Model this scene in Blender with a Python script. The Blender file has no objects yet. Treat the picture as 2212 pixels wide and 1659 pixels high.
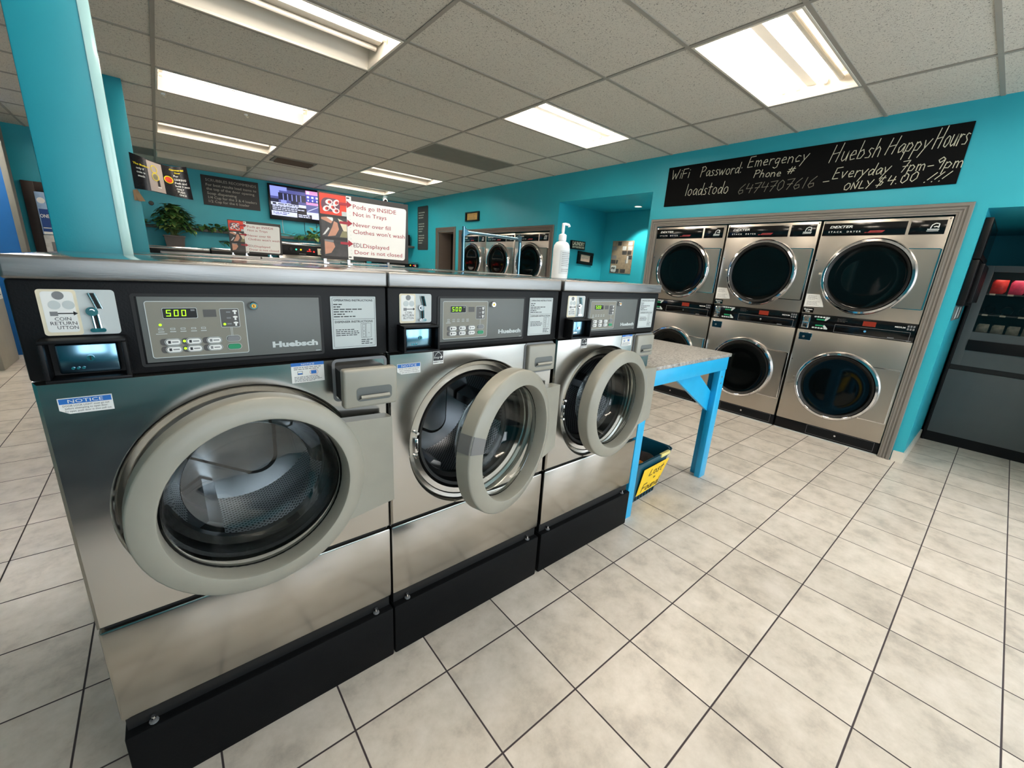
import bpy, bmesh, math, random
from mathutils import Matrix, Vector
random.seed(7)
PI = math.pi
sc = bpy.context.scene
COL = sc.collection

# ------------------------------------------------------------------ camera
CAMH = 1.352
CAM_R = ((0.7694625704624445, -0.6358078674683912, 0.0606276201299725),
         (-0.126343548812658, -0.24457365268088602, -0.961364153735593),
         (0.6260708109557187, 0.7320738242005556, -0.2685204937981883))
cd = bpy.data.cameras.new('camera')
cam = bpy.data.objects.new('camera', cd)
COL.objects.link(cam)
cd.sensor_fit = 'HORIZONTAL'
cd.sensor_width = 36.0
cd.lens = 883.193 / 2212 * 36.0
cd.clip_start = 0.02
r0, r1, r2 = [Vector(v) for v in CAM_R]
m = Matrix.Identity(4)
for i in range(3):
    m[i][0] = r0[i]; m[i][1] = -r1[i]; m[i][2] = -r2[i]
m[0][3], m[1][3], m[2][3] = 0, 0, CAMH
cam.matrix_world = m
sc.camera = cam

# ------------------------------------------------------------------ light and exposure
sc.view_settings.view_transform = 'Standard'
sc.view_settings.look = 'None'
sc.view_settings.gamma = 1.0
sc.view_settings.use_curve_mapping = False
sc.view_settings.exposure = 0.20
TUBE = 24.0
w = bpy.data.worlds.new('daylight')
sc.world = w
w.use_nodes = True
bg = w.node_tree.nodes['Background']
bg.inputs[0].default_value = (0.84, 0.93, 1.0, 1)
bg.inputs[1].default_value = 4.6

def area_light(name, loc, rot, sx, sy, power=0, color=(1, 1, 1), portal=False):
    l = bpy.data.lights.new(name, 'AREA')
    l.shape = 'RECTANGLE'; l.size = sx; l.size_y = sy
    l.energy = power; l.color = color
    if portal: l.cycles.is_portal = True
    o = bpy.data.objects.new(name, l)
    o.location = loc; o.rotation_euler = rot
    COL.objects.link(o)
    return o
# windows added behind the camera for daylight and reflections (portals only guide the sampling)
ADDED_WIN = [(-1.10, 0.50, 0.95, 2.45), (0.75, 2.55, 0.55, 2.45), (2.75, 4.40, 0.10, 2.45)]
FRONT_Y = -2.6
ADDED_SIDE_WIN = (-2.35, -1.0, 0.06, 2.25)     # opening added in the right wall, out of view, for daylight and reflections
area_light('window_portal', (4.60, (ADDED_SIDE_WIN[0]+ADDED_SIDE_WIN[1])/2, 1.15), (PI/2, 0, PI/2), ADDED_SIDE_WIN[1]-ADDED_SIDE_WIN[0], 2.19, portal=True)
for k, (xa, xb, za, zb) in enumerate(ADDED_WIN):
    area_light('window_portal', ((xa+xb)/2, FRONT_Y-0.02, (za+zb)/2), (PI/2, 0, 0), xb-xa, zb-za, portal=True)

# ------------------------------------------------------------------ materials
MATS = {}
def lin(c):
    return tuple(((v/255)/12.92 if v <= 10 else (((v/255)+0.055)/1.055)**2.4) for v in c)
def pmat(name, rgb, rough=0.5, metal=0.0, var=0.06, scale=9.0, bump=0.0, bscale=120.0, emit=None, estr=1.0, stretch=None, coat=0.0, spec=0.5, rvar=0.0):
    mt = bpy.data.materials.new(name); mt.use_nodes = True
    nt = mt.node_tree; N = nt.nodes; L = nt.links
    b = N['Principled BSDF']
    c = lin(rgb)
    b.inputs['Roughness'].default_value = rough
    b.inputs['Metallic'].default_value = metal
    b.inputs['Specular IOR Level'].default_value = spec
    b.inputs['Coat Weight'].default_value = coat
    b.inputs['Base Color'].default_value = (*c, 1)
    tc = N.new('ShaderNodeTexCoord')
    mp = N.new('ShaderNodeMapping')
    L.new(tc.outputs['Object'], mp.inputs['Vector'])
    if stretch: mp.inputs['Scale'].default_value = stretch
    if var > 0:
        nz = N.new('ShaderNodeTexNoise'); nz.inputs['Scale'].default_value = scale; nz.inputs['Detail'].default_value = 4
        L.new(mp.outputs[0], nz.inputs['Vector'])
        mr = N.new('ShaderNodeMapRange')
        mr.inputs['From Min'].default_value = 0.3; mr.inputs['From Max'].default_value = 0.7
        mr.inputs['To Min'].default_value = 1-var; mr.inputs['To Max'].default_value = 1+var
        L.new(nz.outputs['Fac'], mr.inputs['Value'])
        mx = N.new('ShaderNodeVectorMath'); mx.operation = 'SCALE'
        mx.inputs[0].default_value = c
        L.new(mr.outputs[0], mx.inputs['Scale'])
        L.new(mx.outputs[0], b.inputs['Base Color'])
        if rvar > 0:
            mr2 = N.new('ShaderNodeMapRange')
            mr2.inputs['From Min'].default_value = 0.3; mr2.inputs['From Max'].default_value = 0.7
            mr2.inputs['To Min'].default_value = max(0.02, rough-rvar); mr2.inputs['To Max'].default_value = rough+rvar
            L.new(nz.outputs['Fac'], mr2.inputs['Value'])
            L.new(mr2.outputs[0], b.inputs['Roughness'])
    if bump > 0:
        nb = N.new('ShaderNodeTexNoise'); nb.inputs['Scale'].default_value = bscale; nb.inputs['Detail'].default_value = 3
        L.new(mp.outputs[0], nb.inputs['Vector'])
        bp = N.new('ShaderNodeBump'); bp.inputs['Strength'].default_value = bump; bp.inputs['Distance'].default_value = 0.002
        L.new(nb.outputs['Fac'], bp.inputs['Height'])
        L.new(bp.outputs[0], b.inputs['Normal'])
    if emit is not None:
        b.inputs['Emission Color'].default_value = (*lin(emit), 1)
        b.inputs['Emission Strength'].default_value = estr
    MATS[name] = mt
    return mt

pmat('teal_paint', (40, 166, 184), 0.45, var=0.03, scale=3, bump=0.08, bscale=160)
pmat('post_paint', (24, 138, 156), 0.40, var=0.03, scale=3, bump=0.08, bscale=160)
pmat('blue_paint', (6, 82, 146), 0.45, var=0.03)
pmat('table_blue', (30, 172, 226), 0.33, var=0.05, scale=6, bump=0.2, bscale=60)
pmat('plaster_grey', (92, 94, 90), 0.7, var=0.06)
pmat('casing_grey', (124, 119, 112), 0.45, var=0.015)
pmat('casing_brown', (104, 93, 84), 0.5, var=0.015)
pmat('dark_brown', (66, 54, 46), 0.5, var=0.08)
pmat('baseboard_tile', (214, 208, 196), 0.35, var=0.05)
pmat('steel_front', (180, 177, 172), 0.18, 1.0, var=0.02, scale=4, stretch=(1, 1, 4), rvar=0.03)
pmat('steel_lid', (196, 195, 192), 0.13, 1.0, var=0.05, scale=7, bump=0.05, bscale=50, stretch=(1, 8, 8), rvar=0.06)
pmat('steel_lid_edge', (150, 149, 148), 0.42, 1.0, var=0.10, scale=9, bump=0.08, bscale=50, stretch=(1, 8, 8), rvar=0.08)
pmat('steel_dryer', (180, 174, 165), 0.33, 1.0, var=0.015, scale=2)
pmat('steel_drum', (170, 172, 176), 0.25, 1.0, var=0.05)
pmat('chrome', (225, 225, 228), 0.07, 1.0, var=0.0)
pmat('chrome_blue', (120, 158, 178), 0.18, 1.0, var=0.03)  # blue tint stands for the surroundings mirrored in chrome
pmat('machine_black', (10, 11, 14), 0.5, spec=0.25, var=0.08, bump=0.15, bscale=300)
pmat('plinth_black', (8, 9, 11), 0.62, spec=0.15, var=0.1, bump=0.2, bscale=200)
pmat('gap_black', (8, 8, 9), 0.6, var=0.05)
pmat('gloss_black', (10, 10, 11), 0.12, var=0.02)
pmat('rubber_black', (14, 14, 15), 0.45, var=0.05)
pmat('door_greige', (150, 148, 137), 0.36, var=0.03, scale=20)
pmat('tape_grey', (112, 112, 112), 0.3, var=0.05)
pmat('panel_grey', (98, 102, 100), 0.45, var=0.03)
pmat('panel_olive', (126, 124, 112), 0.45, var=0.03)
pmat('panel_dark', (74, 72, 70), 0.4, var=0.03)
pmat('print_white', (226, 227, 224), 0.5, var=0.02)
pmat('print_pale', (188, 196, 196), 0.5, var=0.02)
pmat('print_black', (28, 28, 32), 0.5, var=0.02)
pmat('print_grey', (120, 122, 124), 0.5, var=0.02)
pmat('print_cream', (222, 212, 186), 0.55, var=0.08, scale=30)
pmat('print_red', (158, 38, 52), 0.5, var=0.03)
pmat('print_blue', (26, 104, 186), 0.45, var=0.03)
pmat('print_green', (16, 138, 92), 0.45, var=0.03)
pmat('print_yellow', (236, 214, 32), 0.5, var=0.03)
pmat('print_purple', (110, 70, 84), 0.5, var=0.2, scale=40)
pmat('badge_red', (150, 40, 44), 0.4, var=0.03)
pmat('led_green', (120, 210, 20), 0.5, var=0, emit=(160, 240, 10), estr=1.6)
pmat('led_cyan', (20, 200, 140), 0.5, var=0, emit=(60, 235, 170), estr=2.0)
pmat('led_yellow', (240, 190, 20), 0.5, var=0, emit=(250, 200, 20), estr=2.0)
pmat('led_red', (220, 20, 20), 0.5, var=0, emit=(250, 40, 30), estr=2.0)
pmat('led_dim_red', (90, 24, 10), 0.4, var=0.2, scale=60, emit=(150, 40, 14), estr=0.4)
pmat('brass', (206, 150, 66), 0.2, 1.0, var=0)
pmat('ceiling_white', (226, 222, 214), 0.6, var=0.03)
pmat('grid_metal', (150, 144, 134), 0.5, var=0.03)
pmat('vent_grey', (112, 110, 102), 0.6, var=0.05)
pmat('troffer_white', (212, 205, 192), 0.4, var=0.02)
pmat('tube_lit', (255, 250, 240), 0.5, var=0, emit=(255, 245, 233), estr=TUBE)
pmat('tube_bright', (255, 250, 240), 0.5, var=0, emit=(255, 245, 233), estr=TUBE*2.2)
pmat('tube_off', (214, 208, 196), 0.3, var=0.02)
pmat('downlight_lit', (255, 240, 210), 0.5, var=0, emit=(255, 236, 190), estr=6)
pmat('chalkboard', (16, 16, 16), 0.9, spec=0.08, var=0.12, scale=4)
pmat('chalk', (205, 203, 182), 0.9, var=0.12, scale=60)
pmat('chalk_faint', (118, 116, 104), 0.9, var=0.15, scale=60)
pmat('sign_charcoal', (54, 52, 52), 0.55, var=0.03)
pmat('sign_text', (176, 172, 160), 0.6, var=0.03)
pmat('bezel_black', (10, 10, 12), 0.25, var=0.02)
pmat('pot_grey', (66, 62, 60), 0.6, var=0.08)
pmat('soil', (46, 34, 26), 0.9, var=0.2, scale=60)
pmat('shelf_grey', (92, 88, 82), 0.5, var=0.06)
pmat('leaf', (64, 104, 50), 0.4, var=0.4, scale=14)
pmat('leaf_light', (132, 152, 84), 0.4, var=0.3, scale=14)
pmat('stem', (84, 100, 48), 0.5, var=0.1)
pmat('bottle_white', (226, 230, 232), 0.3, var=0.02)
pmat('pump_white', (244, 246, 248), 0.3, var=0.0)
pmat('bottle_label', (206, 212, 214), 0.5, var=0.02)
pmat('bin_teal', (8, 82, 104), 0.35, var=0.05)
pmat('paper_yellow', (250, 206, 40), 0.6, var=0.04)
pmat('tape_yellow', (236, 220, 140), 0.4, var=0.03)
pmat('cloth_dark', (40, 32, 30), 0.9, var=0.3, scale=30)
pmat('cloth_orange', (196, 120, 40), 0.9, var=0.2, scale=30)
pmat('vend_grey', (82, 88, 90), 0.5, var=0.03, bump=0.2, bscale=300)
pmat('vend_lamp', (255, 240, 220), 0.5, var=0, emit=(255, 236, 214), estr=12)
pmat('snack_red', (226, 50, 40), 0.4, var=0.25, scale=30)
pmat('snack_pink', (236, 70, 110), 0.4, var=0.25, scale=30)
pmat('snack_pale', (160, 154, 136), 0.35, var=0.3, scale=40)
pmat('frame_black', (11, 10, 10), 0.4, spec=0.25, var=0.05)
pmat('plaque_gold', (196, 158, 84), 0.4, var=0.15, scale=40)
pmat('paper_pink', (222, 190, 168), 0.6, var=0.05)
pmat('skin_print', (190, 140, 118), 0.6, var=0.1, scale=30)
pmat('pod_red', (222, 66, 44), 0.5, var=0.1, scale=30)
pmat('khaki_print', (136, 132, 100), 0.6, var=0.1, scale=30)
pmat('photo_tan', (150, 132, 110), 0.5, var=0.2, scale=20)
pmat('photo_dark', (64, 62, 62), 0.5, var=0.3, scale=20)
pmat('photo_light', (198, 200, 198), 0.5, var=0.15, scale=20)
pmat('mat_slate', (44, 54, 62), 0.9, var=0.15, scale=60)
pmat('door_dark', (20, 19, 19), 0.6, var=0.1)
pmat('cardboard', (138, 114, 84), 0.7, var=0.1)
pmat('sky_print', (150, 180, 214), 0.5, var=0.2, scale=16)
pmat('navy_print', (22, 62, 128), 0.5, var=0.1)
for nm, rgb, s in (('tv_sky', (150, 160, 250), 1.0), ('tv_dark', (40, 40, 78), 0.6), ('tv_mid', (92, 96, 170), 0.8), ('tv_navy', (14, 12, 40), 0.4),
                   ('tv_blue', (20, 44, 190), 0.9), ('tv_pink', (224, 150, 210), 1.0), ('tv_white', (206, 212, 255), 1.2), ('tv_road', (88, 98, 170), 0.8)):
    pmat(nm, (5, 5, 8), 0.4, var=0, emit=rgb, estr=s)

def nodes_of(name, rough=0.4):
    mt = bpy.data.materials.new(name); mt.use_nodes = True
    MATS[name] = mt
    nt = mt.node_tree
    b = nt.nodes['Principled BSDF']; b.inputs['Roughness'].default_value = rough
    return mt, nt, nt.nodes, nt.links, b
def math_n(N, L, op, a, b=None, c=None):
    n = N.new('ShaderNodeMath'); n.operation = op
    for i, v in enumerate((a, b, c)):
        if v is None: continue
        if isinstance(v, (int, float)): n.inputs[i].default_value = v
        else: L.new(v, n.inputs[i])
    return n.outputs[0]

def floor_material():
    mt, nt, N, L, b = nodes_of('floor_tile', 0.28)
    S = 0.3137
    tc = N.new('ShaderNodeTexCoord'); sp = N.new('ShaderNodeSeparateXYZ'); L.new(tc.outputs['Object'], sp.inputs[0])
    gx = math_n(N, L, 'DIVIDE', math_n(N, L, 'SUBTRACT', sp.outputs[0], 1.2154), S)
    gy = math_n(N, L, 'DIVIDE', math_n(N, L, 'SUBTRACT', sp.outputs[1], 0.3110), S)
    def edge(g):
        f = math_n(N, L, 'FRACT', g)
        d = math_n(N, L, 'MINIMUM', f, math_n(N, L, 'SUBTRACT', 1.0, f))
        return d
    d = math_n(N, L, 'MINIMUM', edge(gx), edge(gy))
    tile = N.new('ShaderNodeMapRange'); tile.inputs['From Min'].default_value = 0.0065; tile.inputs['From Max'].default_value = 0.0105
    L.new(d, tile.inputs['Value'])
    cb = N.new('ShaderNodeCombineXYZ')
    L.new(math_n(N, L, 'FLOOR', gx), cb.inputs[0]); L.new(math_n(N, L, 'FLOOR', gy), cb.inputs[1])
    wn = N.new('ShaderNodeTexWhiteNoise'); wn.noise_dimensions = '2D'; L.new(cb.outputs[0], wn.inputs['Vector'])
    off = N.new('ShaderNodeVectorMath'); off.operation = 'MULTIPLY_ADD'
    L.new(wn.outputs['Color'], off.inputs[0]); off.inputs[1].default_value = (9, 9, 9); L.new(tc.outputs['Object'], off.inputs[2])
    n1 = N.new('ShaderNodeTexNoise'); n1.inputs['Scale'].default_value = 7; n1.inputs['Detail'].default_value = 7; n1.inputs['Roughness'].default_value = 0.68
    L.new(off.outputs[0], n1.inputs['Vector'])
    cr = N.new('ShaderNodeValToRGB')
    e = cr.color_ramp.elements
    e[0].position = 0.30; e[0].color = (*lin((178, 170, 160)), 1)
    e[1].position = 0.68; e[1].color = (*lin((226, 217, 207)), 1)
    k = e.new(0.48); k.color = (*lin((209, 200, 188)), 1)
    L.new(n1.outputs['Fac'], cr.inputs[0])
    hv = N.new('ShaderNodeHueSaturation')
    L.new(cr.outputs[0], hv.inputs['Color'])
    vv = N.new('ShaderNodeMapRange'); vv.inputs['To Min'].default_value = 0.93; vv.inputs['To Max'].default_value = 1.05
    L.new(wn.outputs['Value'], vv.inputs['Value']); L.new(vv.outputs[0], hv.inputs['Value'])
    mx = N.new('ShaderNodeMix'); mx.data_type = 'RGBA'
    L.new(tile.outputs[0], mx.inputs['Factor'])
    mx.inputs['A'].default_value = (*lin((62, 52, 54)), 1)
    L.new(hv.outputs[0], mx.inputs['B'])
    L.new(mx.outputs['Result'], b.inputs['Base Color'])
    rr = N.new('ShaderNodeMapRange'); rr.inputs['To Min'].default_value = 0.8; rr.inputs['To Max'].default_value = 0.30
    L.new(tile.outputs[0], rr.inputs['Value']); L.new(rr.outputs[0], b.inputs['Roughness'])
    n2 = N.new('ShaderNodeTexNoise'); n2.inputs['Scale'].default_value = 40; n2.inputs['Detail'].default_value = 4
    L.new(tc.outputs['Object'], n2.inputs['Vector'])
    hh = math_n(N, L, 'ADD', math_n(N, L, 'MULTIPLY', n2.outputs['Fac'], 0.25), tile.outputs[0])
    bp = N.new('ShaderNodeBump'); bp.inputs['Strength'].default_value = 0.35; bp.inputs['Distance'].default_value = 0.003
    L.new(hh, bp.inputs['Height']); L.new(bp.outputs[0], b.inputs['Normal'])
floor_material()

def ceiling_material():
    mt, nt, N, L, b = nodes_of('ceiling_tile', 0.85)
    tc = N.new('ShaderNodeTexCoord')
    n1 = N.new('ShaderNodeTexNoise'); n1.inputs['Scale'].default_value = 55; n1.inputs['Detail'].default_value = 5
    L.new(tc.outputs['Object'], n1.inputs['Vector'])
    vo = N.new('ShaderNodeTexNoise'); vo.inputs['Scale'].default_value = 130; vo.inputs['Detail'].default_value = 1; vo.inputs['Distortion'].default_value = 1.2
    L.new(tc.outputs['Object'], vo.inputs['Vector'])
    cr = N.new('ShaderNodeValToRGB'); e = cr.color_ramp.elements
    e[0].position = 0.30; e[0].color = (*lin((120, 116, 108)), 1)
    e[1].position = 0.40; e[1].color = (*lin((204, 199, 188)), 1)
    L.new(vo.outputs['Fac'], cr.inputs[0])
    L.new(cr.outputs[0], b.inputs['Base Color'])
    bp = N.new('ShaderNodeBump'); bp.inputs['Strength'].default_value = 0.5; bp.inputs['Distance'].default_value = 0.004
    hh = math_n(N, L, 'ADD', n1.outputs['Fac'], vo.outputs['Fac'])
    L.new(hh, bp.inputs['Height']); L.new(bp.outputs[0], b.inputs['Normal'])
ceiling_material()

def perforated(name, flat):
    mt, nt, N, L, b = nodes_of(name, 0.28)
    b.inputs['Metallic'].default_value = 1.0
    tc = N.new('ShaderNodeTexCoord'); sp = N.new('ShaderNodeSeparateXYZ'); L.new(tc.outputs['Object'], sp.inputs[0])
    if flat:
        u = math_n(N, L, 'MULTIPLY', sp.outputs[0], 420.0); v = math_n(N, L, 'MULTIPLY', sp.outputs[2], 420.0)
    else:
        an = math_n(N, L, 'ARCTAN2', sp.outputs[2], sp.outputs[0])
        u = math_n(N, L, 'MULTIPLY', an, 95.0); v = math_n(N, L, 'MULTIPLY', sp.outputs[1], 420.0)
    p = math_n(N, L, 'MULTIPLY', math_n(N, L, 'SINE', u), math_n(N, L, 'SINE', v))
    mr = N.new('ShaderNodeMapRange'); mr.inputs['From Min'].default_value = 0.25; mr.inputs['From Max'].default_value = 0.45
    L.new(p, mr.inputs['Value'])
    mx = N.new('ShaderNodeMix'); mx.data_type = 'RGBA'; L.new(mr.outputs[0], mx.inputs['Factor'])
    mx.inputs['A'].default_value = (*lin((178, 180, 184)), 1); mx.inputs['B'].default_value = (*lin((20, 20, 22)), 1)
    L.new(mx.outputs['Result'], b.inputs['Base Color'])
perforated('drum_holes', False)

def glass_material(name, tint, gloss_rough=0.02, boost=0.05):
    mt = bpy.data.materials.new(name); mt.use_nodes = True; MATS[name] = mt
    nt = mt.node_tree; N = nt.nodes; L = nt.links
    N.remove(N['Principled BSDF'])
    out = N['Material Output']
    tr = N.new('ShaderNodeBsdfTransparent'); tr.inputs[0].default_value = (*tint, 1)
    gl = N.new('ShaderNodeBsdfGlossy'); gl.inputs['Roughness'].default_value = gloss_rough
    fr = N.new('ShaderNodeFresnel'); fr.inputs[0].default_value = 1.5
    ad = N.new('ShaderNodeMath'); ad.operation = 'ADD'; ad.inputs[1].default_value = boost; ad.use_clamp = True
    L.new(fr.outputs[0], ad.inputs[0])
    mx = N.new('ShaderNodeMixShader')
    L.new(ad.outputs[0], mx.inputs[0]); L.new(tr.outputs[0], mx.inputs[1]); L.new(gl.outputs[0], mx.inputs[2])
    L.new(mx.outputs[0], out.inputs['Surface'])
glass_material('door_glass', (0.80, 0.84, 0.85), 0.01, 0.06)
glass_material('vend_glass', (0.75, 0.75, 0.75), 0.02, 0.0)

def drum_glass():
    mt, nt, N, L, b = nodes_of('bowl_glass', 0.01)
    b.inputs['Base Color'].default_value = (0.93, 0.97, 0.96, 1)
    b.inputs['Transmission Weight'].default_value = 1.0
    b.inputs['IOR'].default_value = 1.45
drum_glass()

def counter_material():
    mt, nt, N, L, b = nodes_of('counter_laminate', 0.35)
    tc = N.new('ShaderNodeTexCoord'); mp = N.new('ShaderNodeMapping'); mp.inputs['Scale'].default_value = (1, 2.4, 1); mp.inputs['Rotation'].default_value = (0, 0, 0.5)
    L.new(tc.outputs['Object'], mp.inputs[0])
    n = N.new('ShaderNodeTexNoise'); n.inputs['Scale'].default_value = 48; n.inputs['Detail'].default_value = 8; n.inputs['Roughness'].default_value = 0.75
    L.new(mp.outputs[0], n.inputs['Vector'])
    cr = N.new('ShaderNodeValToRGB'); e = cr.color_ramp.elements
    e[0].position = 0.36; e[0].color = (*lin((96, 92, 88)), 1)
    e[1].position = 0.62; e[1].color = (*lin((186, 183, 178)), 1)
    k = e.new(0.47); k.color = (*lin((148, 145, 140)), 1)
    L.new(n.outputs['Fac'], cr.inputs[0]); L.new(cr.outputs[0], b.inputs['Base Color'])
counter_material()

# ------------------------------------------------------------------ mesh builder
TEXT_CACHE = {}
def text_geo(s, bold=0.0, shear=0.0, spacing=1.0):
    key = (s, bold, shear, spacing)
    if key in TEXT_CACHE: return TEXT_CACHE[key]
    cu = bpy.data.curves.new('t', 'FONT'); cu.body = s; cu.size = 1.0; cu.offset = bold; cu.shear = shear
    cu.space_character = spacing; cu.resolution_u = 2
    o = bpy.data.objects.new('t', cu); COL.objects.link(o)
    dg = bpy.context.evaluated_depsgraph_get()
    me = bpy.data.meshes.new_from_object(o.evaluated_get(dg))
    vs = [(v.co.x, v.co.y) for v in me.vertices]; fs = [tuple(p.vertices) for p in me.polygons]
    bpy.data.objects.remove(o); bpy.data.curves.remove(cu); bpy.data.meshes.remove(me)
    xs = [v[0] for v in vs] or [0]
    TEXT_CACHE[key] = (vs, fs, min(xs), max(xs))
    return TEXT_CACHE[key]

class MB:
    def __init__(self):
        self.v = []; self.f = []; self.fm = []; self.mats = []; self.sm = []
    def mi(self, m):
        if m not in self.mats: self.mats.append(m)
        return self.mats.index(m)
    def add(self, vs, fs, m, smooth=True):
        o = len(self.v); k = self.mi(m)
        self.v += [tuple(x) for x in vs]
        for f in fs:
            self.f.append(tuple(i+o for i in f)); self.fm.append(k); self.sm.append(smooth)
        return self
    def from_bm(self, bm, m, smooth=True):
        bm.verts.index_update()
        self.add([v.co[:] for v in bm.verts], [[v.index for v in f.verts] for f in bm.faces], m, smooth)
        bm.free(); return self
    def box(self, x0, x1, y0, y1, z0, z1, m, bevel=0.0, seg=2):
        bm = bmesh.new()
        mtx = Matrix.Translation(((x0+x1)/2, (y0+y1)/2, (z0+z1)/2)) @ Matrix.Diagonal((x1-x0, y1-y0, z1-z0, 1))
        bmesh.ops.create_cube(bm, size=1.0, matrix=mtx)
        if bevel > 0: bmesh.ops.bevel(bm, geom=bm.edges[:], offset=bevel, segments=seg, affect='EDGES', profile=0.5)
        return self.from_bm(bm, m)
    def poly(self, pts, m):
        return self.add(pts, [tuple(range(len(pts)))], m, False)
    def rect(self, x0, x1, z0, z1, y, m):      # printed patch facing -y
        return self.poly([(x0, y, z0), (x1, y, z0), (x1, y, z1), (x0, y, z1)], m)
    def outline(self, x0, x1, z0, z1, y, t, m):
        self.rect(x0, x1, z1-t, z1, y, m); self.rect(x0, x1, z0, z0+t, y, m)
        self.rect(x0, x0+t, z0+t, z1-t, y, m); return self.rect(x1-t, x1, z0+t, z1-t, y, m)
    def rr_pts(self, x0, x1, z0, z1, r, n=5):
        p = []
        for cx, cz, a in ((x1-r, z1-r, 0), (x0+r, z1-r, PI/2), (x0+r, z0+r, PI), (x1-r, z0+r, 1.5*PI)):
            for i in range(n+1):
                t = a + PI/2*i/n; p.append((cx+r*math.cos(t), cz+r*math.sin(t)))
        return p
    def prism(self, pts, y0, y1, m):           # outline in x,z, from y0 (front) to y1
        n = len(pts)
        vs = [(x, y0, z) for x, z in pts] + [(x, y1, z) for x, z in pts]
        fs = [tuple(range(n)), tuple(range(2*n-1, n-1, -1))] + [(i, i+n, (i+1) % n+n, (i+1) % n) for i in range(n)]
        return self.add(vs, fs, m)
    def rrect(self, x0, x1, z0, z1, r, y0, y1, m, n=5): return self.prism(self.rr_pts(x0, x1, z0, z1, r, n), y0, y1, m)
    def rr_frame(self, x0, x1, z0, z1, r, t, y, m, n=5):   # thin rounded outline
        a = self.rr_pts(x0, x1, z0, z1, r, n); b = self.rr_pts(x0+t, x1-t, z0+t, z1-t, max(r-t, 1e-4), n); k = len(a)
        return self.add([(x, y, z) for x, z in a]+[(x, y, z) for x, z in b], [(i, (i+1) % k, (i+1) % k+k, i+k) for i in range(k)], m)
    def cyl(self, p0, p1, r0, m, r1=None, n=16, caps=True):
        r1 = r0 if r1 is None else r1
        p0, p1 = Vector(p0), Vector(p1); d = (p1-p0).normalized()
        a = d.orthogonal().normalized(); b = d.cross(a)
        vs = []
        for p, r in ((p0, r0), (p1, r1)):
            for i in range(n):
                t = 2*PI*i/n; vs.append(p + (a*math.cos(t)+b*math.sin(t))*r)
        fs = [(i, (i+1) % n, (i+1) % n+n, i+n) for i in range(n)]
        if caps: fs += [tuple(range(n-1, -1, -1)), tuple(range(n, 2*n))]
        return self.add(vs, fs, m)
    def lathe(self, prof, c, ax, m, n=48, closed=False):   # prof: (radius, distance along axis ax) ; ax 'y' or 'z'
        vs = []; k = len(prof)
        for r, h in prof:
            for i in range(n):
                t = 2*PI*i/n; ca, sa = r*math.cos(t), r*math.sin(t)
                vs.append((c[0]+ca, c[1]+h, c[2]+sa) if ax == 'y' else (c[0]+ca, c[1]+sa, c[2]+h))
        fs = []
        for j in range(k if closed else k-1):
            j2 = (j+1) % k
            for i in range(n): fs.append((j*n+i, j*n+(i+1) % n, j2*n+(i+1) % n, j2*n+i))
        return self.add(vs, fs, m)
    def tube(self, pts, r, m, n=8):
        pts = [Vector(p) for p in pts]; vs = []; fs = []
        prev = None
        for i, p in enumerate(pts):
            d = (pts[min(i+1, len(pts)-1)] - pts[max(i-1, 0)]).normalized()
            a = d.orthogonal().normalized() if prev is None else (prev - d*prev.dot(d)).normalized()
            prev = a; b = d.cross(a)
            for k in range(n):
                t = 2*PI*k/n; vs.append(p + (a*math.cos(t)+b*math.sin(t))*r)
        for i in range(len(pts)-1):
            for k in range(n): fs.append((i*n+k, i*n+(k+1) % n, (i+1)*n+(k+1) % n, (i+1)*n+k))
        fs += [tuple(range(n-1, -1, -1)), tuple(range((len(pts)-1)*n, len(pts)*n))]
        return self.add(vs, fs, m)
    def text(self, s, x, z, size, y, m, width=None, align='L', bold=0.0, shear=0.0, slope=0.0, spacing=1.0):
        vs, fs, a, b = text_geo(s, bold, shear, spacing)
        sx = size if width is None else width/max(b-a, 1e-6)
        ox = {'L': a, 'C': (a+b)/2, 'R': b}[align]
        return self.add([(x+(u-ox)*sx, y, z+v*size+slope*(u-ox)*sx) for u, v in vs], fs, m, False)
    def lines(self, x0, x1, z0, z1, n, y, m, thick=0.35, seed=1):   # greeked small print
        rnd = random.Random(seed); h = (z1-z0)/n
        for i in range(n):
            zz = z1-h*(i+0.5); x = x0; end = x0+(x1-x0)*rnd.uniform(0.7, 1.0)
            while x < end-h*0.4:
                wd = min(rnd.uniform(0.8, 2.6)*h, end-x)
                self.rect(x, x+wd, zz-h*thick/2, zz+h*thick/2, y, m); x += wd+h*0.35
        return self
    def build(self, name, parent=None, loc=None, rotz=None, sharp=32):
        me = bpy.data.meshes.new(name); me.from_pydata(self.v, [], self.f)
        for k in self.mats: me.materials.append(MATS[k])
        me.polygons.foreach_set('material_index', self.fm)
        me.polygons.foreach_set('use_smooth', self.sm)
        me.update()
        bm = bmesh.new(); bm.from_mesh(me); bmesh.ops.recalc_face_normals(bm, faces=[f for f in bm.faces if f.smooth]); bm.to_mesh(me); bm.free()
        me.set_sharp_from_angle(angle=math.radians(sharp))
        o = bpy.data.objects.new(name, me); COL.objects.link(o)
        if parent is not None: o.parent = parent
        if loc: o.location = loc
        if rotz is not None: o.rotation_euler = (0, 0, rotz)
        return o

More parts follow.
